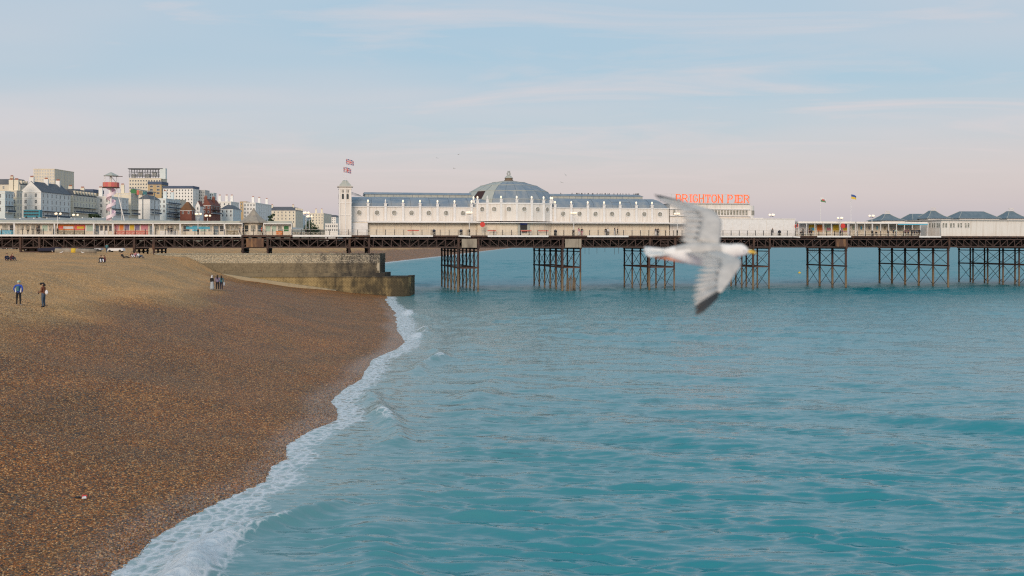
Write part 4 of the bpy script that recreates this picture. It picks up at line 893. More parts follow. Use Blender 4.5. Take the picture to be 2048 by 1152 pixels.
shop(190, 228, 'narrow shop front with white doors and small dark windows', [('door', 191, 198, 'slate_teal'), ('win', 200, 206, 'glass'), ('win', 209, 215, 'glass'), ('win', 218, 224, 'glass'), ('low', 199, 216, 'white_clean')])
shop(228, 308, 'shop front with a row of square pink posters', [('art', 229, 237, 'pink'), ('art', 239, 247, 'orange'), ('art', 249, 258, 'lilac'), ('art', 260, 268, 'yellow'), ('art', 270, 279, 'lilac'), ('art', 282, 296, 'pink'), ('door', 299, 305, 'slate_teal'), ('low', 229, 296, 'red_soft')])
shop(308, 362, 'plain cream shop with a line of five arched windows', [('arch', 309, 360, 5), ('low', 320, 355, 'white_clean')])
shop(362, 450, 'shop with pale blue panels and dark doorways left of the arched cafe', [('win', 366, 380, 'glass'), ('win', 384, 398, 'skyblue'), ('win', 400, 414, 'mint'), ('win', 416, 424, 'glass_olive'), ('door', 427, 437, 'slate_teal'), ('win', 439, 448, 'glass'), ('art2', 372, 420, 'skyblue')])
shop(450, 486, 'cream cafe with arched windows next to the pyramid-roofed kiosk', [('arch', 452, 478, 3), ('low', 453, 476, 'khaki')])
shop(527, 584, 'cream shop with square windows right of the pyramid-roofed kiosk', [('win', 531, 541, 'mint'), ('win', 543, 553, 'mint'), ('win', 555, 564, 'glass_olive'), ('win', 567, 578, 'green'), ('low', 552, 566, 'orange')])
mat('roof_weathered', (.34, .30, .24), .8, (.24, .21, .18), 1.2); ks = S(506, 2.2); ok_ = pthing('corner_kiosk', ks, 2.2, ZD, 'octagonal cream kiosk under a weathered pyramid roof', 'kiosk')
MB().lathe([(1.9, .002), (1.9, zsh+.1)], 8, (0, 2.0, 0), ph=math.pi/8).build('wall', 'cream', ok_)
MB().lathe([(2.9, zsh+.102), (2.8, zsh+.35), (1.2, zsh+1.5), (.35, ZP(506, 421, 4)-ZD), (.1, ZP(506, 419, 4)-ZD+.3)], 8, (0, 2.0, 0), ph=math.pi/8).build('roof', 'roof_weathered', ok_)
for a, m_ in ((-90, 'glass_olive'), (-45, 'slate_teal'), (-135, 'glass'), (0, 'glass')):
    aa = math.radians(a); box('window', ok_, (1.77*math.cos(aa), 2+1.77*math.sin(aa), zsh*.6), (.9, .08, zsh*.5), m_, aa+math.pi/2)

# ---------------------------------------------------------------- lamp standards
def lamp(px, py, d, label, n=3):
    s_ = S(px, d); h = ZP(px, py, d)-ZD; o = pthing('lamp_standard', s_, d, ZD, label, 'street lamp', 'globe lamps along the pier deck')
    MB().lathe([(.16, 0), (.16, .5), (.08, .7), (.06, 1.2), (.05, h-.45), (.07, h-.4)], 10).build('post', 'white_clean', o)
    MB().lathe([(.17, 0), (.17, .02), (.168, 1.25), (.10, 1.3)], 10).build('base_sleeve', 'black_metal', o)
    am = MB()
    for i in range(n):
        a = 2*math.pi*i/n+.35; x, y = .5*math.cos(a), .5*math.sin(a); am.bar((0, 0, h-.45), (x, y, h-.32), .06)
        MB().lathe([(.02, -.22), (.17, -.15), (.25, 0), (.17, .16), (.02, .23)], 12, (x, y, h)).build('globe', 'globe', o, True)
    am.build('arms', 'black_metal', o)
for px, py, d, lab, n_ in ((115, 427.5, .9, 'globe lamp in front of the red poster shop, left one', 3), (150, 430, 15, 'globe lamp behind the shop row, above the orange poster', 3), (396, 428, .9, 'globe lamp left of the pair over the pale blue shop', 3), (415, 431.5, 15, 'globe lamp right of the pair over the pale blue shop', 3),
                           (612, 425.5, .9, 'taller globe lamp on the open deck left of the white tower', 3), (618.5, 433, 15, 'lower globe lamp on the open deck, behind the taller one', 3), (938.5, 425, .6, 'globe lamp in front of the pavilion just left of the dome bow', 3), (1147.5, 426, .6, 'globe lamp in front of the pavilion right of the dome', 3),
                           (1354.5, 427.5, .6, 'globe lamp at the right end of the pavilion', 3), (1544, 429.5, 6, 'globe lamp above the plain white hall', 3), (1681, 436, .8, 'globe lamp beside the red disc near the blue and yellow flag', 3), (1744, 431.5, .8, 'globe lamp in front of the long shelter', 3)): lamp(px, py, d, lab, n_)
lob = MB().lathe([(.52, -.04), (.52, .04)], 20); lob.v = [(x, z, y) for x, y, z in lob.v]; DISC = lob.mesh('disc', 'red')
for px, py, lab in ((965, 449, 'red round disc sign on a post before the dome bow'), (1686, 451.5, 'red round disc sign beside the flagpole on the right')):
    h = ZP(px, py, .4)-ZD; o = pthing('disc_sign', S(px, .4), .4, ZD, lab, 'sign'); bar('post', o, (0, .07, 0), (0, .07, h), .06, 'seam', shape='cyl'); inst('disc', DISC, o, (0, 0, h))
o = pthing('life_ring', S(1593, 2.0), 2.0, ZP(1593, 452, 2), 'red life ring hung on the corner of the white hall', 'life ring'); tor = MB()
for i in range(14):
    a0, a1 = 2*math.pi*i/14, 2*math.pi*(i+1)/14; tor.tube((.32*math.cos(a0), 0, .42*math.sin(a0)), (.32*math.cos(a1), 0, .42*math.sin(a1)), .09, .09, 6, 1 if i in (3, 4, 10, 11) else 0)
tor.build('ring', ('red', 'white_clean'), o)
# deck furniture
def board(px0, px1, lab):
    o = pthing('barrier_board', S((px0+px1)/2, 1.2), 1.2, ZD, lab, 'barrier', 'red boards before the pavilion'); w_ = S(px1, 1.2)-S(px0, 1.2)
    box('plank', o, (0, 0, 1.05), (w_, .06, .24), 'red_soft'); [box('leg', o, (x, 0, .47), (.08, .3, .93), 'white_clean') for x in (-w_/2+.15, w_/2-.15)]; box('lower_board', o, (0, 0, .35), (w_-.3, .05, .3), 'cream')
for a, b_, lab in ((815, 838, 'red board barrier on the left wing walkway'), (975, 992, 'red board barrier by the red disc, below the bow'), (1041, 1063, 'red board barrier in front of the dark doorway'), (1076, 1097, 'red board barrier right of the dark doorway')): board(a, b_, lab)
def bin_(px, lab, m_='navy'):
    o = pthing('litter_bin', S(px, 1), 1, ZD, lab, 'bin', 'bins on the deck'); MB().lathe([(.28, 0), (.32, .2), (.32, .95)], 10).build('drum', 'black_metal', o); MB().lathe([(.36, .952), (.36, 1.0), (.2, 1.25), (.05, 1.3)], 10).build('lid', m_, o)
for px, lab in ((868, 'dark bin with a navy lid on the left wing walkway'), (922, 'dark bin beside the lamp left of the dome'), (1111, 'dark bin right of the red boards'), (1559, 'dark bin in front of the white hall')): bin_(px, lab)

# ================================================================ the town
for nm, c1, c2 in (('town_white', (.82, .80, .76), (.74, .71, .66)), ('town_cream', (.76, .69, .55), (.67, .59, .46)), ('town_grey', (.52, .52, .50), (.44, .44, .43)), ('town_brick', (.22, .075, .05), (.15, .055, .04)),
                   ('town_tan', (.50, .36, .19), (.42, .30, .16)), ('town_mint', (.68, .73, .72), (.60, .66, .66)), ('town_stone', (.72, .64, .51), (.63, .56, .45))): mat(nm, c1, .8, c2, .15, (1, 1, .4), .4, .7)
mat('town_glass', (.11, .125, .135), .2); mat('roof_slate', (.085, .095, .115), .7, (.12, .125, .135), .3); mat('roof_brown', (.19, .09, .035), .8, (.13, .065, .03), .4); mat('roof_red', (.20, .06, .04), .8, (.14, .045, .035), .4); mat('roof_blue', (.045, .075, .14), .6, (.06, .09, .16), .2)  # window glass and slate paled: distance haze put into their colour
mat('pot', (.40, .13, .06), .8); mat('awning', (.04, .07, .11), .7); mat('win_lit', (.6, .4, .2), .5, emit=(1, .6, .25), es=.5)
WIN = {}
def winmesh(wd, ht, m_):
    k = (round(wd, 2), round(ht, 2), m_)
    if k not in WIN: WIN[k] = (MB().box(-wd/2-.12, wd/2+.12, -.06, .1, -.15, 0).box(-wd/2-.1, -wd/2, -.04, .1, 0, ht).box(wd/2, wd/2+.1, -.04, .1, 0, ht).box(-wd/2-.1, wd/2+.1, -.04, .1, ht, ht+.1).mesh('window', 'town_white'),
                     MB().box(-wd/2, wd/2, -.02, .1, 0, ht).mesh('pane', m_), MB().box(-.05, .05, -.05, 0, 0, ht).box(-wd/2, wd/2, -.05, 0, ht*.5-.04, ht*.5+.04).mesh('sash_bar', 'town_white'))
    return WIN[k]
NWIN = 0
def building(name, label, p0, p1, p2, ytop, Y, wall, roof='flat', rm='roof_slate', rh=4, fl=(3, 3), sd=(4, 3), st=3.3, wm='town_glass', chim=(), balc=False, ww=1.0, gable_off=0, detail=True, cat='house', sfl=True):
    """flank facing the camera spans p0..p1, the sea front recedes to p2"""
    global NWIN
    X0, X1 = (p0-1024)*Y/F, (p1-1024)*Y/F; Ln = max(6, X1*F/(p2-1024)-Y) if p2 < 1020 and p2 > p1 else 14; zt = HC+(HOR-ytop)*Y/F
    zb = min(float(beach_z(X0, Y)), float(beach_z(X1, Y)), float(beach_z(X1, Y+Ln)))-1; Wd = X1-X0; H = zt-zb
    o = empty(name, (X0, Y, zb), 0, label, cat, 'buildings of the sea-front town')
    MB().box(0, Wd, 0, Ln, 0, H).build('wall', wall, o)
    if roof == 'flat': MB().box(-.2, Wd+.2, -.2, Ln+.2, H+.003, H+.5).build('parapet', wall if rm == 'roof_slate' else rm, o)
    elif roof == 'cap': MB().box(-.3, Wd+.3, -.3, Ln+.3, H+.003, H+rh).build('roof', rm, o)
    elif roof == 'gable':
        g_ = MB(); g_.add([(0, .05, H), (Wd, .05, H), (Wd/2, .05, H+rh), (0, Ln-.05, H), (Wd, Ln-.05, H), (Wd/2, Ln-.05, H+rh)], [(0, 1, 2), (3, 5, 4), (0, 2, 5, 3), (1, 4, 5, 2), (0, 3, 4, 1)]); g_.build('gable', wall, o)
        MB().add([(Wd/2, .3, H+rh+.25), (Wd+.4, .3, H-.1), (Wd+.4, Ln, H-.1), (Wd/2, Ln, H+rh+.25), (Wd/2, .3, H+rh+.02), (Wd+.2, .3, H-.3), (Wd+.2, Ln, H-.3), (Wd/2, Ln, H+rh+.02)], [(0, 1, 2, 3), (4, 7, 6, 5), (0, 4, 5, 1), (1, 5, 6, 2), (2, 6, 7, 3)]).build('roof', rm, o)
        MB().add([(Wd/2, .3, H+rh+.25), (-.4, .3, H-.1), (-.4, Ln, H-.1), (Wd/2, Ln, H+rh+.25), (Wd/2, .3, H+rh+.02), (-.2, .3, H-.3), (-.2, Ln, H-.3), (Wd/2, Ln, H+rh+.02)], [(0, 1, 2, 3), (4, 7, 6, 5), (0, 4, 5, 1), (1, 5, 6, 2), (2, 6, 7, 3)]).build('roof_slope', rm, o)
    elif roof in ('hip', 'mansard'):
        i = min(Wd, Ln)*(.42 if roof == 'hip' else .16)
        MB().add([(-.3, -.3, H+.003), (Wd+.3, -.3, H+.003), (Wd+.3, Ln+.3, H+.003), (-.3, Ln+.3, H+.003), (i, i, H+rh), (Wd-i, i, H+rh), (Wd-i, Ln-i, H+rh), (i, Ln-i, H+rh)], [(0, 3, 2, 1), (4, 5, 6, 7), (0, 1, 5, 4), (1, 2, 6, 5), (2, 3, 7, 6), (3, 0, 4, 7)]).build('roof', rm, o)
        if roof == 'mansard' and detail:
            for q in range(sd[0]):
                y = Ln*(q+.5)/sd[0]; box('dormer', o, (Wd-.2, y, H+rh*.45), (1.6, 1.2, rh*.55), wall)
    MB().box(-.15, Wd+.15, -.15, Ln+.15, H-.55, H-.25).build('cornice', 'town_white', o) if detail else None
    for cx_, cy_ in chim:
        b = box('chimney', o, (cx_*Wd, cy_*Ln+.6, H+rh*.75), (2.2, 1.1, rh*1.1+1.4), wall)
        for q in (-.3, -.1, .1, .3): bar('chimney_pot', b, (q, 0, .5), (q, 0, .5+.8/(rh*1.1+1.4)), .12, 'pot', .25)
    def put(nx, nr, face):
        global NWIN
        ext = Wd if face == 'f' else Ln; wd = min(ww, ext/nx*.5); fm, pm, sm_ = winmesh(wd, 1.75 if st > 3 else 1.45, wm)
        for r_ in range(nr):
            z = H-st*(r_+1)+.55
            if z < .5: continue
            for c_ in range(nx):
                u = ext*(c_+.5)/nx; loc = (u, -.03, z) if face == 'f' else (Wd+.03, u, z); rz = 0 if face == 'f' else math.pi/2
                w_ = inst('window', fm, o, loc, rz); inst('pane', pm, w_, (0, 0, 0)); NWIN += 1
                if Y < 700 and detail: inst('sash_bar', sm_, w_, (0, 0, 0))
    if fl: put(*fl, 'f')
    if sd: put(*sd, 's')
    if balc:
        for r_ in range(balc if isinstance(balc, int) and balc > 1 else 1):
            z = H-st*(sd[1]-r_)+.1
            box('balcony', o, (Wd+.7, Ln/2, z), (1.4, Ln*.94, .2), 'town_white'); box('balcony_rail', o, (Wd+1.38, Ln/2, z+.6), (.08, Ln*.94, .9), 'awning')
            box('verandah_roof', o, (Wd+.8, Ln/2, z+3.0), (1.7, Ln*.94, .18), 'awning') if r_ == 0 else None
    for z in (H-st*1.08, H-st*2.15):
        if detail and H > 8: MB().box(-.08, Wd+.08, -.08, Ln+.08, z, z+.16).build('string_course', wall, o)
    return o
building('hotel', 'pale cream hotel with a curved mansard at the left edge, behind the others', -70, 40, 56, 369, 640, 'town_stone', 'mansard', rh=3.5, fl=(5, 3), sd=(3, 3), chim=((.3, .3), (.8, .3)))
building('town_house', 'narrow pale blue-white house cut by the left edge', -30, 10, 27, 384, 500, 'town_mint', 'flat', fl=(2, 3), sd=(3, 3), balc=True)
building('town_house', 'cream house between the left edge and the tall gabled house', 12, 33, 42, 382.5, 516, 'town_cream', 'flat', fl=(2, 4), sd=(2, 4), chim=((.3, .3), (.8, .3)))
building('gabled_house', 'large white gabled house with slate roof and red chimney pots', 41, 82, 141, 383, 532, 'town_white', 'gable', rh=5.2, fl=(2, 3), sd=(7, 4), chim=((.5, .02), (.55, .45), (.55, .85)), balc=True, ww=1.1)
building('terrace', 'cream terrace with dark mansard dormers right of the gabled house', 120, 146, 193, 390, 573, 'town_cream', 'mansard', rh=3.5, fl=None, sd=(8, 3), balc=True, chim=((.4, .2), (.4, .7)))
building('town_house', 'white house with square windows standing behind the pink spiral tower', 186, 219, 257, 394, 610, 'town_white', 'flat', fl=(3, 3), sd=(5, 3), chim=((.2, .2), (.7, .3)), balc=True)
building('town_house', 'tall pale house right of the leaning white strut', 228, 262, 277, 387.5, 648, 'town_cream', 'flat', fl=(0, 0) if False else None, sd=(3, 4), chim=((.4, .2),), balc=True)
building('town_house', 'pale house with blank flank wall and dark roof', 277, 300, 320, 398, 690, 'town_white', 'hip', rh=3, fl=None, sd=(3, 3), balc=True)
building('balconied_house', 'white house with stacked dark balconies along its front', 316, 332, 360, 398, 728, 'town_mint', 'flat', fl=(2, 3), sd=(6, 4), balc=4, chim=((.5, .2), (.5, .7)))
building('brick_house', 'small red brick house with hipped tawny roof', 360, 383, 391, 420, 745, 'town_brick', 'hip', 'roof_brown', 6, fl=(2, 1), sd=(2, 1))
building('town_house', 'little white house with a pointed gable between two brick houses', 391, 400, 407, 412, 770, 'town_white', 'gable', rh=3.5, fl=(1, 2), sd=(2, 2), rm='roof_red')
building('brick_house', 'red brick house with tall chimneys and steep dark red roof', 405, 421, 441, 410, 790, 'town_brick', 'gable', 'roof_red', 4.5, fl=(2, 2), sd=(4, 2), chim=((.35, .02), (.7, .5)), balc=True)
building('town_house', 'pale blue-white house with dark roof right of the brick houses', 441, 466, 482, 418, 830, 'town_mint', 'hip', rh=3.5, fl=(3, 2), sd=(3, 2))
building('town_house', 'wide white house with a low flat roofline above the brick houses', 427, 462, 478, 404, 870, 'town_white', 'flat', fl=(4, 2), sd=(3, 3), chim=((.2, .3), (.6, .3), (.9, .3)))
building('terrace', 'tall white terrace with rows of windows rising over the pyramid roof', 487, 511, 543, 406, 900, 'town_white', 'flat', fl=(4, 4), sd=(7, 4), chim=((.5, .2), (.6, .5), (.7, .9)))
building('hotel', 'cream hotel with shallow dark roof left of the open-deck lamps', 537, 591, 606, 421, 1060, 'town_cream', 'mansard', rh=4, fl=(7, 4), sd=(4, 4), chim=((.1, .1), (.85, .2)))
building('terrace', 'pale bluish terrace receding beside the cream hotel', 590, 604, 622, 431, 1150, 'town_mint', 'flat', fl=(2, 4), sd=(5, 3))
building('hotel', 'distant cream building behind the open-deck lamps', 618, 647, 663, 427, 1260, 'town_cream', 'flat', fl=(5, 4), sd=(3, 4), chim=((.3, .3), (.7, .3)))
building('terrace', 'farthest white terrace next to the white tower', 654, 672, 679, 434, 1500, 'town_white', 'mansard', rh=3, fl=(4, 3), sd=(2, 3), detail=False)
building('terrace', 'low white building between the cream buildings near the white tower', 650, 676, 690, 448, 900, 'town_white', 'flat', fl=(6, 2), sd=None, detail=False)
building('terrace', 'long white terrace beyond the left edge of the view', -330, -120, -95, 380, 520, 'town_white', 'mansard', rh=3.5, fl=(12, 3), sd=(3, 3), chim=((.2, .3), (.5, .3), (.8, .3)))
building('terrace', 'cream terrace beyond the left edge, next to the pale blue-white house', -110, -55, -32, 376, 545, 'town_cream', 'flat', fl=(5, 4), sd=(3, 4), chim=((.3, .3), (.7, .3)))
# taller buildings up the hill
building('tower_block', 'tall cream tower block with a plain concrete front', 67, 109, 148, 338.5, 950, 'town_stone', 'flat', fl=(8, 9), sd=(7, 9), st=2.75, wm='town_grey', ww=1.3, detail=False, cat='tower block')
building('apartment_block', 'block with deep blue metal roof behind the terrace', 149, 186, 207, 385.5, 800, 'town_tan', 'cap', 'roof_blue', 2.8, fl=(6, 2), sd=(3, 2), detail=False)
t2 = building('office_block', 'large white block with four window rows and scaffolding on its roof', 258, 322, 334, 357, 1250, 'town_stone', 'flat', fl=(12, 5), sd=(3, 6), st=4.2, ww=2.0, detail=False, cat='tower block')
building('brick_block', 'tan brick block with blue-grey top storey below the scaffolded block', 296, 323, 336, 369, 1000, 'town_tan', 'cap', 'roof_blue', 2.9, fl=(2, 3), sd=(3, 4), wm='roof_slate', ww=3, detail=False, cat='building')
building('hotel', 'long white hotel with small square windows and dark flat roof', 326, 386, 398, 377, 960, 'town_white', 'cap', 'roof_blue', 2.4, fl=(10, 5), sd=(3, 5), st=2.9, detail=False)
building('apartment_block', 'grey-green block right of the long white hotel', 397, 410, 419, 381, 980, 'town_grey', 'flat', fl=(3, 5), sd=(3, 5), st=2.9, detail=False)
building('apartment_block', 'pale block stepping down at the end of the hilltop row', 419, 427, 433, 386.5, 1000, 'town_mint', 'flat', fl=(2, 4), sd=(3, 4), st=2.9, detail=False)
building('town_house', 'cream house top peeping between hotel and brick houses', 335, 350, 372, 399, 800, 'town_cream', 'flat', fl=(3, 3), sd=(4, 3), detail=False)
building('town_house', 'white row half hidden behind the flat white house', 480, 492, 500, 404, 960, 'town_tan', 'flat', fl=(2, 3), sd=None, detail=False)
# scaffold frame and service tower on the office block
sc0 = MB(); X0, X1 = (258-1024)*1250/F, (322-1024)*1250/F; zb_, zt_ = HC+(HOR-356)*1250/F, HC+(HOR-338)*1250/F
for i in range(13):
    x = X0+(X1-X0)*i/12
    for y in (0, 8): sc0.bar((x-X0, y, 0), (x-X0, y, zt_-zb_), .35)
    if i < 12: sc0.bar((x-X0, 0, .3*(i % 2)*(zt_-zb_)), (x-X0+(X1-X0)/12, 0, (1-.3*(i % 2))*(zt_-zb_)), .25)
for z in (0.2, .33, .66, .93, 1.0):
    for y in (0, 8): sc0.bar((-1, y, z*(zt_-zb_)), (X1-X0+1, y, z*(zt_-zb_)), .4)
sc0.box(-1.5, X1-X0+2, -1, 9, zt_-zb_, zt_-zb_+.7)
scf = empty('scaffold', (X0, 1251, zb_+.3), 0, 'open steel scaffold frame on the roof of the big white block', 'scaffold'); sc0.build('frame', 'roof_slate', scf)
for i in range(4): box('sheeting', scf, (4+i*8.5, 4, (zt_-zb_)*(.25+.15*(i % 2))), (5, 3, (zt_-zb_)*.4), 'town_grey')
box('service_tower', t2, ((325-1024)*1250/F-X0, 3, (HOR-337)*0+float(zt_)-t2.location.z-5.5), (7, 5, 13.0), 'town_mint')
# parked double-decker bus on the sea-front road
bz = float(beach_z(-230, 508))+.06; bp = ray(47, 430, 508); bus = empty('bus', (bp.x, 508, bz), 0, 'turquoise double-decker bus on the road before the gabled house', 'bus')
Wb = (80-47)*508/F
zb0 = .35; MB().box(0, Wb, 0, 2.5, .5, 4.2).build('body', 'teal_bus' if 'teal_bus' in M else mat('teal_bus', (.02, .22, .30), .4) and 'teal_bus', bus)
for lv in (1.5, 3.05):
    for i in range(6): box('window', bus, (.7+i*(Wb-1.2)/5.6, -.02, lv+.3), (Wb/7.2, .06, .8), 'glass')
for x in (1.4, Wb-1.6): 
    wl = MB().lathe([(.5, -.15), (.5, .15)], 14); wl.v = [(a, c_, b) for a, b, c_ in wl.v]; wl.build('wheel', 'black_metal', bus, loc=(x, .05, .5))
box('windscreen', bus, (.0, 1.25, 1.9), (.06, 2.1, 1.2), 'glass')

# ---------------------------------------------------------------- zip-wire tower with spiral stair
zy = 330.0; zx = (222-1024)*zy/F; zg = float(beach_z(zx, zy)); zt = empty('zip_wire_tower', (zx, zy, zg), 0, 'spiral tower with pink lit stair, red banner deck and pointed canopy', 'tower')
def zh(py): return HC+(HOR-py)*zy/F-zg
def zxx(px): return (px-222)*zy/F
MB().lathe([(.28, 0), (.28, zh(350))], 10).build('mast', 'white_clean', zt)
MB().lathe([(2.5, zh(352)), (2.4, zh(351)), (.2, zh(344.5))], 6).build('canopy_roof', 'slate_pale', zt)
for i in range(6): a = i*math.pi/3; bar('canopy_post', zt, (2.2*math.cos(a), 2.2*math.sin(a), zh(374)), (2.2*math.cos(a), 2.2*math.sin(a), zh(352)), .1, 'white_clean')
MB().lathe([(2.7, zh(376)), (2.7, zh(374.5))], 16).build('deck', 'iron_light', zt)
bn_ = MB(); n_ = 16
for i in range(n_):
    a0, a1 = 2*math.pi*i/n_, 2*math.pi*(i+1)/n_; bn_.add([(2.5*math.cos(a), 2.5*math.sin(a), z) for z in (zh(374), zh(365)) for a in (a0, a1)], [(0, 1, 3, 2)], i % 2)
bn_.build('banner', (mat('banner_red', (.62, .20, .14), .7), mat('banner_coral', (.58, .13, .13), .7)), zt)
mat('pink_light', (.74, .64, .67), .5, emit=(.9, .50, .66), es=.10)
hx = MB(); turns = 5.5; nn = 110
for i in range(nn):
    for jj in (0, 1):
        t = (i+jj)/nn; a = t*turns*2*math.pi; z = .3+t*(zh(377)-.3)
        if jj == 0: p0 = [(1.45*math.cos(a), 1.45*math.sin(a), z), (.3*math.cos(a), .3*math.sin(a), z), (1.45*math.cos(a), 1.45*math.sin(a), z+1.05)]
        else: p1 = [(1.45*math.cos(a), 1.45*math.sin(a), z), (.3*math.cos(a), .3*math.sin(a), z), (1.45*math.cos(a), 1.45*math.sin(a), z+1.05)]
    hx.add(p0+p1, [(0, 1, 4, 3), (0, 3, 5, 2)])
hx.build('spiral_stair', 'pink_light', zt)
bar('leaning_strut', zt, (zxx(234), -.5, zh(375)), (zxx(250), -.5, zh(442)), .3, 'white_clean', shape='cyl'); bar('leaning_strut', zt, (zxx(238), 1.5, zh(378)), (zxx(239.5), 1.5, zh(440)), .14, 'white_clean', shape='cyl')
bar('boom', zt, (0, 0, zh(352.5)), (zxx(245), 0, zh(353)), .2, 'iron_light'); bar('boom_stay', zt, (zxx(223), 0, zh(353)), (zxx(232), 0, zh(365)), .12, 'slate_teal')
# bunting-coloured launch gallery behind
gy = 640.0; go_ = empty('coloured_gallery', ((240-1024)*gy/F, gy, HC+(HOR-389)*gy/F), 0, 'raised gallery with green, orange and blue panels between the tower and white block', 'gallery')
def gxx(px): return (px-240)*gy/F
zq = lambda py: (389-py)*gy/F
go_.location.y = 655
gy2 = MB(); gy2.add([(gxx(240), 0, zq(374)), (gxx(291), 0, zq(383)), (gxx(291), 4, zq(383)), (gxx(240), 4, zq(374)), (gxx(240), 0, zq(372.5)), (gxx(291), 0, zq(381)), (gxx(291), 4, zq(381)), (gxx(240), 4, zq(372.5))], [(0, 3, 2, 1), (4, 5, 6, 7), (0, 1, 5, 4), (1, 2, 6, 5), (2, 3, 7, 6), (3, 0, 4, 7)]); gy2.build('roof', 'slate_teal', go_)
for a, b_, m_ in ((243, 255, 'green'), (255.5, 260, 'red_soft'), (260.5, 267, 'khaki'), (268, 276, 'teal'), (276.5, 289, 'navy')): 
    zt1 = 374+(a-240)*.18; box('panel', go_, (gxx((a+b_)/2), .5, (zq(zt1)+zq(388))/2), (gxx(b_)-gxx(a), .3, zq(zt1)-zq(386)), m_)
for px in (241, 266, 290): bar('support', go_, (gxx(px), 2, -22), (gxx(px), 2, zq(384)), .5, 'slate_teal')
# sea-front terrace wall below the road: arches
ta = empty('sea_wall', (-199, 330, 8), 0, 'long arched terrace wall holding up the sea-front road', 'wall')
wv_ = MB()
pr_ = MB()
for i in range(60):
    y = i*12; ht = float(beach_z(-230, 330+y))-8; wv_.box(.0, .9, y, y+1.6, 0, ht-1.4); wv_.box(.0, .6, y+1.6, y+12, ht-3.4, ht-1.4)
    pr_.box(.0, .5, y, y+11.99, ht-1.39, ht+.6)
pr_.build('parapet', 'town_white', ta)
wv_.build('arcade', 'town_stone', ta); 

# ---------------------------------------------------------------- trees
mat('leaf', (.028, .055, .024), .7, (.06, .085, .035), .8); mat('bark', (.06, .045, .035), .9)
def tree(px, pybase, pytop, Y, rx, label, n=420):
    p = ray(px, pybase, Y); zg_ = float(beach_z(p.x, Y)); H = HC+(HOR-pytop)*Y/F-zg_; o = empty('tree', (p.x, Y, zg_), 0, label, 'tree', 'trees on the sea front')
    t = MB().tube((0, 0, -.3), (.1, 0, H*.45), .35, .22, 7)
    for i in range(5): a = i*1.3; t.tube((.1, 0, H*.4), (rx*.5*math.cos(a), rx*.5*math.sin(a), H*.72), .18, .06, 5)
    t.build('trunk', 'bark', o); c_ = MB()
    cl_ = [(random.gauss(0, rx*.45), random.gauss(0, rx*.45), H*random.uniform(.45, .95)) for _ in range(9)]
    for i in range(n):
        q = random.choice(cl_); x, y, z = (q[k]+random.gauss(0, rx*.23) for k in range(3)); z = min(max(z, H*.25), H); s_ = random.uniform(.25, .6); u = Vector((random.gauss(0, 1), random.gauss(0, 1), random.gauss(0, 1))).normalized(); v_ = u.orthogonal().normalized()*s_; u = u*s_; P_ = Vector((x, y, z))
        c_.add([P_-u-v_, P_+u-v_*.6, P_+u+v_, P_-u*.7+v_], [(0, 1, 2, 3)])
    c_.build('crown', 'leaf', o)
tree(614, 456, 440, 800, 4.5, 'dark leafy tree just right of the open-deck lamps'); tree(628, 456, 443, 820, 5, 'broader dark tree between the lamps and the white tower'); tree(186, 436, 429, 560, 2.6, 'round dark bush left of the pink spiral tower', 300); tree(541, 438, 428, 880, 3, 'dark tree at the foot of the cream hotel', 260); tree(426, 404, 396, 800, 3.5, 'dark tree between the brick chimneys', 260)

# ================================================================ people
def body_mesh(J, E, name):
    names = list(J); me = bpy.data.meshes.new(name); me.from_pydata([J[k][0] for k in names], [(names.index(a), names.index(b)) for a, b, _ in E], [])
    o = bpy.data.objects.new(name, me); link(o); md = o.modifiers.new('s', 'SKIN')
    sv = me.skin_vertices[0].data
    for i, k in enumerate(names):
        r = J[k][1]; sv[i].radius = r if isinstance(r, tuple) else (r, r); sv[i].use_root = (k == 'pelvis')
    md.use_smooth_shade = True; ss = o.modifiers.new('u', 'SUBSURF'); ss.levels = 1; ss.render_levels = 1
    dg = bpy.context.evaluated_depsgraph_get(); ev = o.evaluated_get(dg); m2 = bpy.data.meshes.new_from_object(ev, depsgraph=dg)
    bpy.data.objects.remove(o)
    seg = [(Vector(J[a][0]), Vector(J[b][0]), c) for a, b, c in E]; mi = []
    for p in m2.polygons:
        best = 1e9
        for a, b, c in seg:
            d = b-a; t = max(0, min(1, (p.center-a).dot(d)/max(d.length_squared, 1e-9))); q = (p.center-a-d*t).length
            if q < best: best = q; bi = c
        mi.append(bi)
    vs = [tuple(v.co) for v in m2.vertices]; fs = [tuple(p.vertices) for p in m2.polygons]
    b = MB(); b.v = vs; b.f = fs; b.m = mi
    # fingers, nose
    for s_ in ('l', 'r'):
        h = Vector(J['hand_'+s_][0]); w_ = Vector(J['wrist_'+s_][0]); d = (h-w_).normalized(); sd_ = d.cross(Vector((1, 0, 0))); sd_ = sd_.normalized() if sd_.length > .2 else Vector((0, 1, 0))
        for i, L_ in enumerate((.065, .085, .09, .075)): b0 = h+sd_*(-.03+.02*i); b.tube(b0-d*.01, b0+d*L_*.6, .010, .009, 5, 0); b.tube(b0+d*L_*.6, b0+d*L_+Vector((0, -.015, 0)), .009, .006, 5, 0)
        b0 = w_+d*.03-sd_*.02; b.tube(b0, b0-sd_*.035+d*.05, .012, .008, 5, 0)
    hd = Vector(J['head'][0]); fwd = J['_f'] if '_f' in J else Vector((0, -1, 0))
    b.tube(hd+fwd*.085+Vector((0, 0, .01)), hd+fwd*.115-Vector((0, 0, .02)), .014, .012, 5, 0)
    me2 = bpy.data.meshes.new(name); me2.from_pydata(b.v, [], b.f); me2.polygons.foreach_set('material_index', b.m); me2.polygons.foreach_set('use_smooth', [True]*len(b.f))
    for k in ('skin', 'grey', 'navy', 'black'): me2.materials.append(M[k])
    return me2
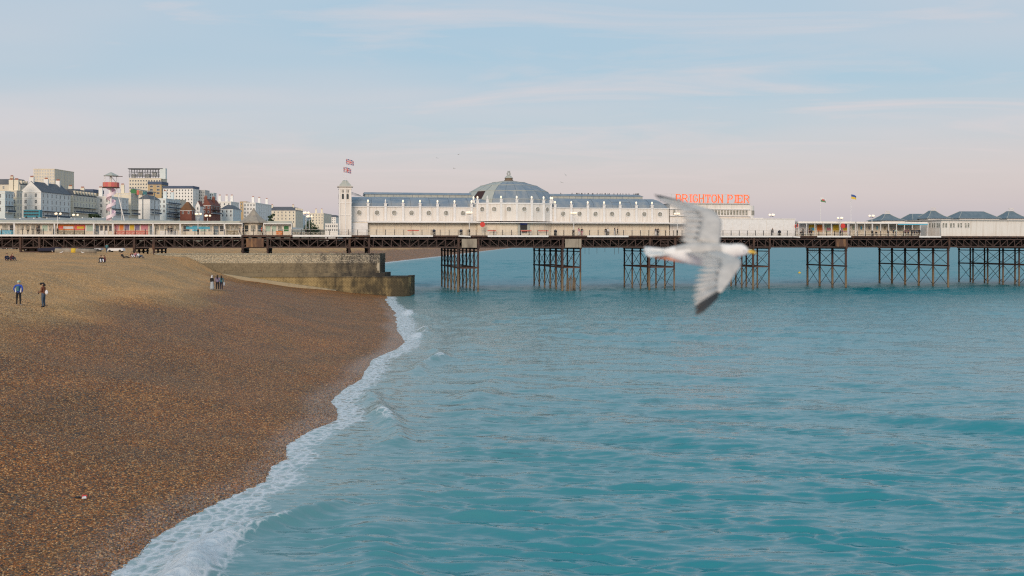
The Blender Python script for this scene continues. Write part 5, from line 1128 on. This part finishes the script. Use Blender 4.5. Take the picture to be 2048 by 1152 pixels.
BONES = [('pelvis', 'waist', 1), ('waist', 'chest', 1), ('chest', 'neck', 1), ('neck', 'head', 0), ('head', 'crown', 0)]
for s_ in 'lr': BONES += [('chest', 'sh_'+s_, 1), ('sh_'+s_, 'el_'+s_, 1), ('el_'+s_, 'wrist_'+s_, 1), ('wrist_'+s_, 'hand_'+s_, 0), ('pelvis', 'hip_'+s_, 2), ('hip_'+s_, 'knee_'+s_, 2), ('knee_'+s_, 'ank_'+s_, 2), ('ank_'+s_, 'toe_'+s_, 3)]
def pose(lean=0, seat=None, arms='down', legs='stand'):
    z0 = {'stand': .95, 'walk': .94, 'bench': .56, 'ground': .14, 'lie': .13}[legs]; lz = math.sin(lean); lc = math.cos(lean)
    def up(h, x=0, y=0): return (x, -lz*h+y, z0+lc*h)            # lean > 0 bends forward (towards -y)
    J = {'pelvis': (up(0), (.15, .12)), 'waist': (up(.16), (.135, .105)), 'chest': (up(.36), (.16, .12)), 'neck': (up(.53), .055), 'head': (up(.66, 0, -.015), (.078, .092)), 'crown': (up(.75, 0, -.005), (.066, .08))}
    for sg_, s_ in ((-1, 'l'), (1, 'r')):
        J['sh_'+s_] = (up(.46, .19*sg_), .072)
        if arms == 'down': a = [up(.19, .255*sg_, .02), up(-.04, .27*sg_, -.05), up(-.13, .27*sg_, -.07)]
        elif arms == 'pockets': a = [up(.19, .30*sg_, .08), up(-.02, .22*sg_, -.04), up(-.07, .17*sg_, -.09)]
        elif arms == 'hold': a = [up(.17, .23*sg_, -.02), up(.13, .12*sg_, -.28), up(.12, .07*sg_, -.36)]
        elif arms == 'prop': a = [up(.2, .25*sg_, .12), up(-.02, .28*sg_, .22), up(-.1, .28*sg_, .24)]
        else: a = [up(.19, .24*sg_, -.04), up(.05, .16*sg_, -.26), up(.0, .12*sg_, -.34)]
        J['el_'+s_] = (a[0], .052); J['wrist_'+s_] = (a[1], .036); J['hand_'+s_] = (a[2], (.042, .025))
        if legs in ('stand', 'walk'):
            st_ = .0 if legs == 'stand' else .22*sg_
            J['hip_'+s_] = ((.095*sg_, 0, z0-.06), .105); J['knee_'+s_] = ((.115*sg_, -.015-st_*.5, .50), .072); J['ank_'+s_] = ((.12*sg_, .02-st_, .09), .05); J['toe_'+s_] = ((.135*sg_, -.13-st_, .045), .042)
        elif legs == 'bench':
            J['hip_'+s_] = ((.10*sg_, -.05, z0-.02), .105); J['knee_'+s_] = ((.12*sg_, -.47, z0-.05), .072); J['ank_'+s_] = ((.12*sg_, -.45, .09), .05); J['toe_'+s_] = ((.13*sg_, -.6, .045), .042)
        elif legs == 'ground':
            J['hip_'+s_] = ((.11*sg_, -.05, z0+.0), .105); J['knee_'+s_] = ((.15*sg_, -.40, .46), .07); J['ank_'+s_] = ((.14*sg_, -.66, .1), .05); J['toe_'+s_] = ((.15*sg_, -.82, .06), .042)
        else:
            J['hip_'+s_] = ((.11*sg_, -.06, z0), .1); J['knee_'+s_] = ((.13*sg_, -.5, .17+.08*(sg_ > 0)), .068); J['ank_'+s_] = ((.12*sg_, -.92, .07), .05); J['toe_'+s_] = ((.15*sg_, -.98, .17), .04)
    return J
POSE = {}
for k, a in dict(stand=dict(), pockets=dict(arms='pockets'), hold=dict(arms='hold', lean=.03), walk=dict(legs='walk', lean=.05), bench=dict(legs='bench', arms='lap', lean=.08), ground=dict(legs='ground', arms='lap', lean=.18), recline=dict(legs='lie', arms='prop', lean=-.55), back=dict(legs='ground', arms='prop', lean=-.25)).items():
    J = pose(**a); POSE[k] = (body_mesh(J, BONES, 'body_'+k), J)
def hair_mesh(J, style):
    h = Vector(J['head'][0]); b = MB(); nu, nv = 12, 7; v_ = []
    for j in range(nv):
        th = j/(nv-1)*1.9
        for i in range(nu):
            a = 2*math.pi*i/nu; back = .5+.5*math.sin(a); cut_ = th if th < 1.15 else 1.15+(th-1.15)*back
            r = .105; v_.append((h.x+r*.92*math.sin(cut_)*math.cos(a), h.y+.008+r*1.06*math.sin(cut_)*math.sin(a), h.z+.03+r*1.05*math.cos(cut_)))
    b.add(v_, [(j*nu+i, j*nu+(i+1) % nu, (j+1)*nu+(i+1) % nu, (j+1)*nu+i) for j in range(nv-1) for i in range(nu)])
    if style == 'long': b.tube(h+Vector((0, .055, .05)), h+Vector((0, .10, -.16)), .085, .095, 9); b.tube(h+Vector((0, .10, -.16)), h+Vector((0, .10, -.36)), .095, .05, 9)
    if style == 'cap': b.tube(h+Vector((0, -.09, .055)), h+Vector((0, -.21, .045)), .085, .075, 10); 
    if style == 'hood': b.tube(h+Vector((0, .06, -.02)), h+Vector((0, .07, -.17)), .10, .11, 9)
    return b.mesh('hair', 'hair', True)
HAIR = {}
def person(pos, rz, pz, top, bot, shoe, label, group=None, hair='short', hm='hair', sc=1.0, skin='skin', thing=True):
    me, J = POSE[pz]; o = bpy.data.objects.new('person', me); link(o); o.location = pos; o.rotation_euler = (0, 0, rz); o.scale = (sc,)*3; tag(o, label, 'person', group)
    for i, k in enumerate((skin, top, bot, shoe)): o.material_slots[i].link = 'OBJECT'; o.material_slots[i].material = M[k]
    if (pz, hair) not in HAIR: HAIR[(pz, hair)] = hair_mesh(J, hair)
    h = bpy.data.objects.new('cap' if hair == 'cap' else 'hair', HAIR[(pz, hair)]); link(h); h.parent = o; h.material_slots[0].link = 'OBJECT'; h.material_slots[0].material = M[hm]
    return o
PI = math.pi
# two men standing in the foreground
p = ground(37, 611); a1 = person(p, PI+.1, 'pockets', 'blue', 'black', 'white_cloth', 'person in bright blue and white jacket seen from behind, hands in pockets', None, 'cap', 'mint', 1.0)
J = POSE['pockets'][1]
bk = MB()
for sx in (-1, 1): bk.tube((.20*sx, .07, 1.20), (.155*sx, .05, .92), .03, .045, 8)
bk.build('white_side_panel', 'white_cloth', a1); MB().tube((0, .10, 1.02), (0, .125, 1.36), .105, .095, 10).build('back_panel', 'teal', a1)
p = ground(87, 615); a2 = person(p, -PI/2-.1, 'hold', 'brown', 'denim', 'black', 'person in brown jacket and dark cap holding a dark bottle in profile', None, 'cap', 'black', 1.02)
hd = MB().tube((0, .06, 1.50), (0, .02, 1.60), .10, .11, 9); hd.build('hood', 'hair', a2)
bt = MB().lathe([(.035, 0), (.035, .16), (.015, .2), (.015, .25)], 8); q = Vector(POSE['hold'][1]['hand_l'][0]); bt.build('bottle', 'black', a2, loc=(q.x, q.y-.04, q.z-.14))
bg2 = MB().lathe([(.06, 0), (.12, .08), (.10, .22), (.04, .30)], 10, (.0, .22, .92)); bg2.v = [(x*.6, y, z) for x, y, z in bg2.v]; bg2.build('shoulder_bag', 'white_cloth', a2)
# trio by the groyne
for px, rz, pz, top, bot, lab, hr, hm, sc in ((424, PI*.85, 'stand', 'black', 'white_cloth', 'person with pale hat and white skirt, left of the trio by the groyne', 'hood', 'white_cloth', .93), (435, PI, 'pockets', 'lilac', 'black', 'person in lilac jacket, middle of the trio by the groyne', 'long', 'hair', .97), (442.5, PI*1.2, 'stand', 'teal', 'navy', 'person in teal top with white bag, right of the trio by the groyne', 'long', 'hair', .95)):
    p = ground(px, 580); o = person(p, rz, pz, top, bot, 'white_cloth', lab, None, hr, hm, sc)
    if px == 424: MB().lathe([(.26, .06), (.24, .3), (.19, .75), (.17, .98)], 12).build('wrap_skirt', mat('skirt_grey', (.36, .40, .42), .8), o, True)
    if px == 442.5: MB().lathe([(.05, .5), (.12, .55), (.11, .8), (.03, .95)], 8, (-.33, 0, 0)).build('bag', 'white_cloth', o)
p = ground(213.5, 506); person(p, PI*.95, 'walk', 'teal', 'denim', 'black', 'person in teal coat walking away under the pier', None, 'short', 'hair')
for px, py, rz, pz, top, bot, lab, hr, hm in ((13, 522, .9, 'ground', 'navy', 'navy', 'seated person in navy at the far left of the upper beach', 'short', 'hair'), (23.5, 522, 1.0, 'ground', 'darkred', 'navy', 'seated person with long auburn hair beside one in navy', 'long', 'hair_light'),
      (202, 526, .6, 'ground', 'black', 'white_cloth', 'seated person in black top and white trousers, left of a pair', 'long', 'hair'), (210, 526, -.7, 'ground', 'darkred', 'denim', 'seated person in dark red, right of a pair on the upper beach', 'long', 'hair_light'),
      (247, 516.5, 1.4, 'recline', 'black', 'black', 'person in black lying back on the shingle', 'short', 'hair'), (263, 516, .8, 'ground', 'brown', 'white_cloth', 'seated person in brown top beside the one lying down', 'long', 'hair'), (271, 515.5, .9, 'ground', 'pink', 'denim', 'seated person in pink with legs drawn up', 'long', 'hair_light'), (278, 516.5, 1.3, 'back', 'white_cloth', 'denim', 'person in white leaning back with legs towards the sea', 'short', 'hair')):
    p = ground(px, py); person(p+Vector((0, 0, .01)), rz, pz, top, bot, 'black', lab, 'people sitting on the upper beach', hr, hm)
# far groups beyond the groyne, seen under the pier
mx_ = [('red', 'navy'), ('navy', 'black'), ('black', 'denim'), ('grey', 'black'), ('black', 'black'), ('darkred', 'denim'), ('white_cloth', 'navy')]
def far(px, py, Y, pz, ci, lab, grp):
    X = (px-1024)*Y/F; person((X, Y, float(beach_z(X, Y))), random.uniform(-1, 1), pz, *mx_[ci], 'black', lab, grp, 'short')
for i, px in enumerate((622, 627, 631.5, 636, 640.5, 648)):
    far(px, 500, 300, 'ground', i % 6, ['seated person in red, first of the far row beyond the groyne', 'seated person next to the red one in the far row', 'third seated person of the far row beyond the groyne', 'fourth seated person of the far row beyond the groyne', 'fifth seated person of the far row beyond the groyne', 'last seated person of the far row beyond the groyne'][i], 'far row of people beyond the groyne')
for px, Y, pz, lab in ((468, 280, 'ground', 'far seated person left of the rusty trestle'), (541, 270, 'ground', 'far seated person right of the rusty trestle'), (607, 310, 'ground', 'far seated person alone left of the far row'), (644, 380, 'stand', 'far standing person behind the far row'), (652, 380, 'stand', 'far standing person right of the far row'), (683, 300, 'stand', 'far standing person left of the trestle by the groyne'), (688, 300, 'stand', 'second far standing person by the groyne trestle'), (813, 420, 'recline', 'tiny dark figure lying on the far beach under the pavilion')): far(px, 0, Y, pz, random.randrange(1, 6), lab, 'far people on the beach beyond the groyne')
# people on the deck
def dp(px, d, pz, top, bot, lab, rz=0, hr='short'): person(PW(S(px, d), d, ZD), TH+rz, pz, top, bot, 'black', lab, 'people on the pier deck', hr)
for px, d, pz, top, bot, lab, rz, hr in (
    (1229.5, 1.5, 'walk', 'grey', 'white_cloth', 'person in grey walking on the deck, left of a couple', PI/2, 'long'), (1235, 1.4, 'walk', 'black', 'black', 'person in black walking on the deck, right of a couple', PI/2, 'short'),
    (1211.5, 3.2, 'stand', 'black', 'grey', 'person standing by the wall left of the walking couple', 0, 'short'), (1216, 3.2, 'stand', 'white_cloth', 'black', 'person in pale top standing close to the pavilion wall', 0, 'long'),
    (1158, 2, 'stand', 'pink', 'white_cloth', 'person in pink by the lamp right of the dome', .5, 'long'), (1164, 2.2, 'stand', 'black', 'pink', 'person in black by the lamp right of the dome', -.5, 'short'),
    (1311.5, 2.5, 'stand', 'navy', 'white_cloth', 'person in navy at the far end of the pavilion walkway', .4, 'short'), (1316, 2.5, 'stand', 'black', 'black', 'person in black at the far end of the pavilion walkway', -.4, 'long'),
    (1545, 1.4, 'stand', 'black', 'grey', 'person standing before the plain white hall', .3, 'short'),
    (1606, 1.6, 'stand', 'black', 'black', 'person in black at the left end of the shelters', 0, 'short'), (1614, 3.0, 'stand', 'navy', 'black', 'person in navy inside the first shelter', 0, 'short'), (1619, 2.6, 'walk', 'darkred', 'black', 'person in dark red inside the first shelter', PI/2, 'long'), (1623, 3, 'stand', 'black', 'navy', 'second dark figure inside the first shelter', 0, 'short'),
    (1776, 2.0, 'stand', 'black', 'black', 'dark figure standing in the long shelter', .2, 'short'), (1787, 1.6, 'walk', 'navy', 'black', 'figure in navy walking past the long shelter', -PI/2, 'short'), (1792, 2, 'stand', 'mint', 'grey', 'figure in pale green at the long shelter', 0, 'long'),
    (1811, 1.8, 'stand', 'darkred', 'black', 'figure in dark red, left of the waiting group', 0, 'long'), (1816.5, 1.8, 'stand', 'darkred', 'navy', 'second figure in dark red in the waiting group', 0, 'short'), (1824, 1.8, 'stand', 'black', 'black', 'figure in black, middle of the waiting group', 0, 'short'), (1829, 1.8, 'stand', 'black', 'navy', 'figure in black jacket right of the middle of the waiting group', 0, 'long'), (1834, 1.8, 'stand', 'navy', 'black', 'figure in navy, second last of the waiting group', 0, 'short'), (1838.5, 1.8, 'stand', 'black', 'black', 'last figure of the waiting group by the kiosk corner', 0, 'short'),
    (56, 1.5, 'stand', 'khaki', 'black', 'person in khaki at the cream shop near the left edge', .6, 'short'), (75, 2, 'stand', 'black', 'black', 'person in black at the dark doorway near the left edge', 0, 'short'), (343, 1.6, 'stand', 'black', 'black', 'dark figure before the five arched windows', .4, 'short'), (337, 1.8, 'stand', 'black', 'grey', 'figure in black top before the arched windows', -.6, 'short'),
    (479.5, 1.4, 'walk', 'navy', 'navy', 'person in navy just left of the pyramid-roofed kiosk', PI/2, 'short'), (486, 1.6, 'walk', 'black', 'black', 'person in black at the pyramid-roofed kiosk', -PI/2, 'short'), (523, 1.6, 'walk', 'red', 'black', 'person in red right of the pyramid-roofed kiosk', PI/2, 'short')): dp(px, d, pz, top, bot, lab, rz, hr)
# shelters and benches: people seated
for px, lab in ((1601, 'seated figure at the left end of the first shelter bench'), (1751, 'seated figure on the long shelter bench below the lamp')):
    s_ = S(px, 4); person(PW(s_, 3.75, ZD-.08), TH, 'bench', 'black', 'navy', 'black', lab, 'people seated in the shelters')

# ================================================================ gulls
mat('gull_white', (.78, .77, .74), .7, (.68, .66, .62), 14); mat('gull_grey', (.50, .48, .45), .7, (.40, .39, .37), 16); mat('gull_black', (.035, .032, .03), .6); mat('beak', (.75, .48, .06), .4); mat('gull_pink', (.62, .26, .15), .6)
def gull_mesh(name, up_l, up_r, legs=False):
    """flying gull heading +x, wing sweep given by lists of (along x, out y, up z) joints"""
    b = MB(); st_ = [(-.30, .0, .015, .03), (-.22, .0, .05, .045), (-.12, 0, .078, .075), (0, -.005, .088, .088), (.10, 0, .078, .08), (.17, .02, .055, .058), (.21, .035, .046, .05), (.25, .04, .044, .046), (.28, .038, .032, .034), (.30, .033, .016, .02)]
    n = 14; v_ = []
    for x, z, ry, rz in st_:
        for i in range(n): a = 2*PI*i/n; v_.append((x, ry*math.cos(a), z+rz*math.sin(a)))
    f = [(j*n+i, j*n+(i+1) % n, (j+1)*n+(i+1) % n, (j+1)*n+i) for j in range(len(st_)-1) for i in range(n)]+[tuple(range(n)), tuple(range((len(st_)-1)*n, len(st_)*n))]
    b.add(v_, f, 0)
    for fc in range(len(b.f)):
        c = sum((Vector(b.v[i]) for i in b.f[fc]), Vector())/len(b.f[fc])
        if c.z > .045 and -.2 < c.x < .13: b.m[fc] = 1
    # beak with hooked tip, eye
    b.tube((.295, 0, .033), (.345, 0, .028), .015, .011, 8, 3); b.tube((.345, 0, .028), (.362, 0, .016), .011, .004, 8, 3)
    for sg_ in (-1, 1): b.lathe([(.002, -.006), (.007, 0), (.002, .006)], 6, (.262, .036*sg_, .053), 2)
    # tail fan of feathers
    for i in range(9):
        a = (i-4)*.075; dx_, dy_ = -math.cos(a), math.sin(a); r = Vector((-.22, (i-4)*.006, .01)); t = Vector((-.40-.0*abs(i-4), 0, 0)); e = Vector((-.22+dx_*.20, dy_*.20, .005)); sd_ = Vector((-dy_, dx_, 0))*.017
        b.add([r-sd_*.5, r+sd_*.5, e+sd_, e+Vector((dx_, dy_, 0))*.012, e-sd_]+[p_-Vector((0, 0, .004)) for p_ in (r-sd_*.5, r+sd_*.5, e+sd_, e+Vector((dx_, dy_, 0))*.012, e-sd_)], [(0, 1, 2, 3, 4), (5, 6, 7, 8, 9), (0, 5, 6, 1), (1, 6, 7, 2), (2, 7, 8, 3), (3, 8, 9, 4), (4, 9, 5, 0)], 0)
    # tucked feet under the tail
    for sg_ in (-1, 1): b.tube((-.10, .03*sg_, -.06), (-.30, .025*sg_, -.03), .009, .008, 6, 4); b.add([(-.30, .025*sg_-.014, -.03), (-.30, .025*sg_+.014, -.03), (-.365, .025*sg_+.02, -.025), (-.365, .025*sg_-.02, -.025)], [(0, 1, 2, 3)], 4)
    # wings: arm and hand as an aerofoil loft, then single flight feathers
    for sg_, joints in ((1, up_l), (-1, up_r)):
        J_ = [Vector((x, sg_*y, z)) for x, y, z in joints]; cum_ = [0]
        for p_, q_ in zip(J_, J_[1:]): cum_.append(cum_[-1]+(q_-p_).length)
        def at(t):
            s_ = t*cum_[-1]; i = max(k for k in range(len(J_)-1) if cum_[k] <= s_+1e-9); u = (s_-cum_[i])/(cum_[i+1]-cum_[i]); return J_[i].lerp(J_[i+1], u)
        def dr(t): return (at(min(1, t+.06))-at(max(0, t-.06))).normalized()
        NS_ = 15; prof_ = [(0, 0), (.08, .05), (.3, .085), (.65, .05), (1, .0), (.65, .03), (.3, .02), (.08, -.03)]; v_ = []; k0 = len(b.v)
        for j in range(NS_):
            t = j/(NS_-1)*.98; P_ = at(t); ch_ = np.interp(t, [0, .25, .5, .75, 1], [.185, .17, .15, .11, .035]); D_ = dr(t); back = Vector((-1, 0, 0)); back = (back-D_*back.dot(D_)*.75).normalized(); nrm = D_.cross(back).normalized()*sg_
            if nrm.z < 0: nrm = -nrm
            for cx_, cz_ in prof_: v_.append(P_+Vector((.06*(1-t), 0, 0))+back*cx_*ch_+nrm*cz_*ch_)
        m_ = len(prof_); fs = [(j*m_+i, j*m_+(i+1) % m_, (j+1)*m_+(i+1) % m_, (j+1)*m_+i) for j in range(NS_-1) for i in range(m_)]+[tuple(range(m_)), tuple(range((NS_-1)*m_, NS_*m_))]
        k1 = len(b.f); b.add(v_, fs, 0)
        for fi in range(k1, len(b.f)):
            j, i = divmod(fi-k1, m_); tt = j/(NS_-1); b.m[fi] = 2 if tt > .93 else (1 if i in (0, 1, 2, 3) else 0)
        nf = 24
        for q in range(nf):
            t = .06+.94*q/(nf-1); P_ = at(min(t, .985)); D_ = dr(t); fan = max(0, (t-.55)/.45); dirv = (Vector((-1, 0, 0))*(1-fan*.62)+D_*(fan*1.15)).normalized(); Lf = np.interp(t, [0, .3, .55, .8, 1], [.21, .22, .22, .26, .24]); sd_ = dirv.cross(Vector((0, 0, 1)) if abs(dirv.z) < .9 else Vector((0, 1, 0))).normalized()*.016
            sd_ = (D_-dirv*D_.dot(dirv)).normalized()*.017 if (D_-dirv*D_.dot(dirv)).length > .2 else sd_
            st0 = P_+Vector((.03*(1-t), 0, 0))+dirv*.05; nr_ = dirv.cross(sd_).normalized()*.003; tipm = 2 if t > .90 else 1
            A = [st0-sd_*.7, st0+sd_*.7, st0+dirv*(Lf*.72)+sd_, st0+dirv*(Lf*.72)-sd_, st0+dirv*Lf]
            off = nr_*(q % 2)
            b.add([p_+off for p_ in A]+[p_+off-nr_ for p_ in A], [(0, 1, 2, 3), (3, 2, 4), (5, 6, 7, 8), (8, 7, 9), (0, 5, 6, 1), (1, 6, 7, 2), (2, 7, 9, 4), (4, 9, 8, 3), (3, 8, 5, 0)], tipm)
    return b.mesh(name, ('gull_white', 'gull_grey', 'gull_black', 'beak', 'gull_pink'), True)
GULL = gull_mesh('gull', [(.05, .05, .04), (.13, .28, .13), (.11, .40, .15), (-.03, .66, .10)], [(.05, .05, .04), (.13, .28, .11), (.11, .40, .12), (-.05, .66, .05)])
gy_ = 5.75; gp = ray(1410, 508, gy_)
g = bpy.data.objects.new('seagull', GULL); link(g); g.location = gp; g.rotation_euler = (math.radians(27), math.radians(2), math.radians(4)); g.scale = (.80,)*3; tag(g, 'large white gull banking close to the viewer in front of the pier', 'gull')
for i, (px, py, Y, rx, ry, rz, lab) in enumerate(((874, 316, 300, .3, 0, 1.0, 'tiny gull high left of the dome, left of a trio in the sky'), (917, 309, 270, -.2, .1, 2.7, 'tiny gull highest above the dome'), (908, 337, 260, .05, 0, 2.9, 'tiny gull lowest of the trio left of the dome'), (1131, 350, 310, .5, 0, .6, 'tiny gull upper right of the dome'), (1123, 365, 290, .2, 0, 2.2, 'tiny gull lower right of the dome'))):
    o = g.copy(); link(o); o.location = ray(px, py, Y); o.rotation_euler = (rx, ry, rz); tag(o, lab, 'gull', 'gulls wheeling above the pavilion')
# standing gulls on the upper beach
sb = MB(); st_ = [(-.26, .16, .012, .015), (-.14, .19, .05, .05), (0, .20, .085, .085), (.1, .23, .07, .075), (.16, .30, .045, .05), (.19, .345, .042, .042), (.23, .35, .032, .032), (.25, .345, .012, .014)]; v_ = []
for x, z, ry, rz in st_:
    for i in range(10): a = 2*PI*i/10; v_.append((x, ry*math.cos(a), z+rz*math.sin(a)))
sb.add(v_, [(j*10+i, j*10+(i+1) % 10, (j+1)*10+(i+1) % 10, (j+1)*10+i) for j in range(7) for i in range(10)]+[tuple(range(10)), tuple(range(70, 80))], 0)
for fi in range(len(sb.f)):
    c = sum((Vector(sb.v[i]) for i in sb.f[fi]), Vector())/len(sb.f[fi])
    if c.z > .215 and c.x < .06: sb.m[fi] = 1
sb.tube((.245, 0, .345), (.30, 0, .335), .012, .006, 6, 3)
for sg_ in (-1, 1): sb.tube((.0, .035*sg_, 0), (.0, .035*sg_, .14), .008, .008, 5, 4); sb.box(-.01, .05, .035*sg_-.02, .035*sg_+.02, 0, .008, 4)
SGULL = sb.mesh('standing_gull', ('gull_white', 'gull_grey', 'gull_black', 'beak', 'gull_pink'), True)
for px, py in ((7, 498), (13, 499), (25, 498.5), (32, 499), (39, 499.5), (42, 500), (49, 499.5), (52, 500), (71, 502), (82, 503), (105, 505.5), (123, 507.5), (165, 508)):
    p = ground(px, py); o = inst('standing_gull', SGULL, None, p, random.uniform(0, 6.28), (1.15,)*3); tag(o, 'white gull standing on the shingle at the top of the beach', 'gull', 'gulls resting at the top of the beach')
# birds along the roof ridge
rbm = MB(); rbm.lathe([(.01, 0), (.07, .04), (.09, .12), (.05, .2), (.05, .25), (.01, .29)], 8).tube((.04, 0, .24), (.09, 0, .23), .012, .004, 5).tube((-.05, 0, .08), (-.2, 0, .02), .03, .015, 5); RB = rbm.mesh('roof_bird', 'gull_black', True)
for i in range(34):
    px = random.uniform(1118, 1284); d = 4.2+prof[-1][0]+1.6; s_ = S(px, d); o = inst('roof_bird', RB, None, PW(s_, d, ZD+zr2+.0), random.uniform(0, 6.28)); tag(o, 'small dark bird perched on the right wing roof ridge', 'bird', 'birds perched along the roof ridge')

# ================================================================ things under the landward end
def hull(name, px, py, L_, m_, label, rz):
    p = ground(px, py); o = empty(name, p, rz, label, 'boat'); b = MB(); sec = []
    for i in range(9):
        u = i/8; w_ = .85*math.sin(PI*min(1, .12+u*.88))**.6 if u < 1 else .03; sec.append([(L_*(u-.5), -w_, .75+.2*u), (L_*(u-.5), -w_*.8, .3), (L_*(u-.5), 0, .12+.25*u**4), (L_*(u-.5), w_*.8, .3), (L_*(u-.5), w_, .75+.2*u)])
    b.add([q for s_ in sec for q in s_], [(j*5+i, j*5+i+1, (j+1)*5+i+1, (j+1)*5+i) for j in range(8) for i in range(4)]+[tuple(range(5)), tuple(range(40, 45))]+[(j*5, (j+1)*5, (j+1)*5+4, j*5+4) for j in range(8)]); b.build('hull', m_, o)
    MB().box(-L_*.45, L_*.45, -.08, .08, -.05, .3).build('keel', 'black_metal', o); return o
h1 = hull('beached_boat', 70, 503.5, 4.6, 'black_metal', 'black covered boat with a white spar lying under the pier', .2); bar('spar', h1, (.3, -.4, .9), (1.3, -.5, 2.1), .1, 'white_clean'); MB().tube((-1.6, 0, .75), (1.6, .1, .8), .5, .3, 8).build('cover', 'black', h1); bar('spar', h1, (-1.8, -.6, .4), (-1.2, -.5, 1.5), .12, 'white_clean')
h2 = hull('beached_boat', 100, 505, 4.2, 'navy', 'dark navy boat lying between the black boat and the concrete pipe', -.1); bar('oar', h2, (-1.7, -.5, .75), (-.6, -.5, .45), .1, 'white_clean')
p = ground(142, 505); pp_ = empty('outfall_pipe', p+Vector((0, 0, .0)), TH, 'grey concrete outfall pipe with a yellow collar half buried in shingle', 'pipe')
MB().tube((-2.6, 0, .25), (4.2, 0, .18), .52, .50, 14).build('pipe', 'concrete', pp_, True); MB().tube((.1, 0, .22), (.85, 0, .22), .56, .56, 14).build('collar', 'yellow', pp_, True)
# cars parked on the sea-front drive, seen under the deck
def car(px, Y, m_, label, rz=0):
    X = (px-1024)*Y/F; o = empty('parked_car', (X, Y, float(beach_z(X, Y))), rz, label, 'car', 'cars parked on the drive beyond the pier')
    b = MB(); pr = [(-2.1, .35), (-2.1, .75), (-1.9, .95), (-1.2, 1.0), (-.7, 1.42), (.9, 1.42), (1.5, 1.0), (2.05, .9), (2.1, .35)]; b.prism(pr, -.85, .85); b.build('body', m_, o)
    MB().prism([(-1.05, 1.03), (-.65, 1.36), (.85, 1.36), (1.3, 1.03)], -.87, .87).build('side_glass', 'glass', o)
    for x in (-1.3, 1.3):
        for y in (-.8, .8):
            wl = MB().lathe([(.33, -.1), (.33, .1)], 12); wl.v = [(a_, c_, b_) for a_, b_, c_ in wl.v]; wl.build('wheel', 'black_metal', o, loc=(x, y, .33))
    for y in (-.55, .55): box('headlight', o, (-2.1, y, .72), (.06, .3, .16), 'globe')
mat('car_white', (.7, .7, .7), .3); mat('car_silver', (.4, .42, .44), .3); mat('car_red', (.4, .05, .04), .3)
for px, Y, m_, lab in ((157, 262, 'car_red', 'red car on the drive under the pier, leftmost'), (175, 262, 'car_white', 'white car between the red and silver cars'), (188, 262, 'car_silver', 'silver car right of the white one'), (232, 262, 'car_white', 'white car right of the walker in teal'), (20, 262, 'car_silver', 'silver car behind the gulls at the left edge')): car(px, Y, m_, lab)

# ---------------------------------------------------------------- small things
p = ray(1599, 547, F*HC/(547-HOR)); by = empty('buoy', (p.x, p.y, .05), 0, 'small yellow buoy floating left of a pier trestle', 'buoy'); MB().lathe([(.05, -.25), (.42, -.1), (.5, .15), (.35, .4), (.1, .5)], 12).build('float', 'yellow', by, True); bar('stem', by, (0, 0, .45), (0, 0, .8), .08, 'yellow')
p = ground(165, 996); lt = empty('litter', p, .4, 'crumpled red and white packet with dark scrap on the wet shingle', 'litter')
MB().add([(-.09, -.06, 0), (.09, -.05, 0), (.1, .06, 0), (-.08, .07, 0), (-.07, -.05, .07), (.08, -.03, .09), (.07, .05, .06), (-.08, .05, .10)], [(0, 3, 2, 1), (4, 5, 6, 7), (0, 1, 5, 4), (1, 2, 6, 5), (2, 3, 7, 6), (3, 0, 4, 7)]).build('packet', 'red', lt, loc=(.06, 0, .01))
MB().add([(-.08, -.05, 0), (.08, -.05, 0), (.07, .05, 0), (-.07, .05, 0), (-.05, -.05, .06), (.07, -.04, .05), (.06, .04, .07), (-.06, .05, .05)], [(0, 3, 2, 1), (4, 5, 6, 7), (0, 1, 5, 4), (1, 2, 6, 5), (2, 3, 7, 6), (3, 0, 4, 7)]).build('wrapper', 'white_cloth', lt, loc=(.05, -.12, .01)); MB().lathe([(.02, 0), (.1, .02), (.09, .05), (.02, .07)], 7).build('scrap', 'black', lt, loc=(-.16, .02, .0))
print('windows', NWIN, 'rods', ROD, 'pebbles', len(P))
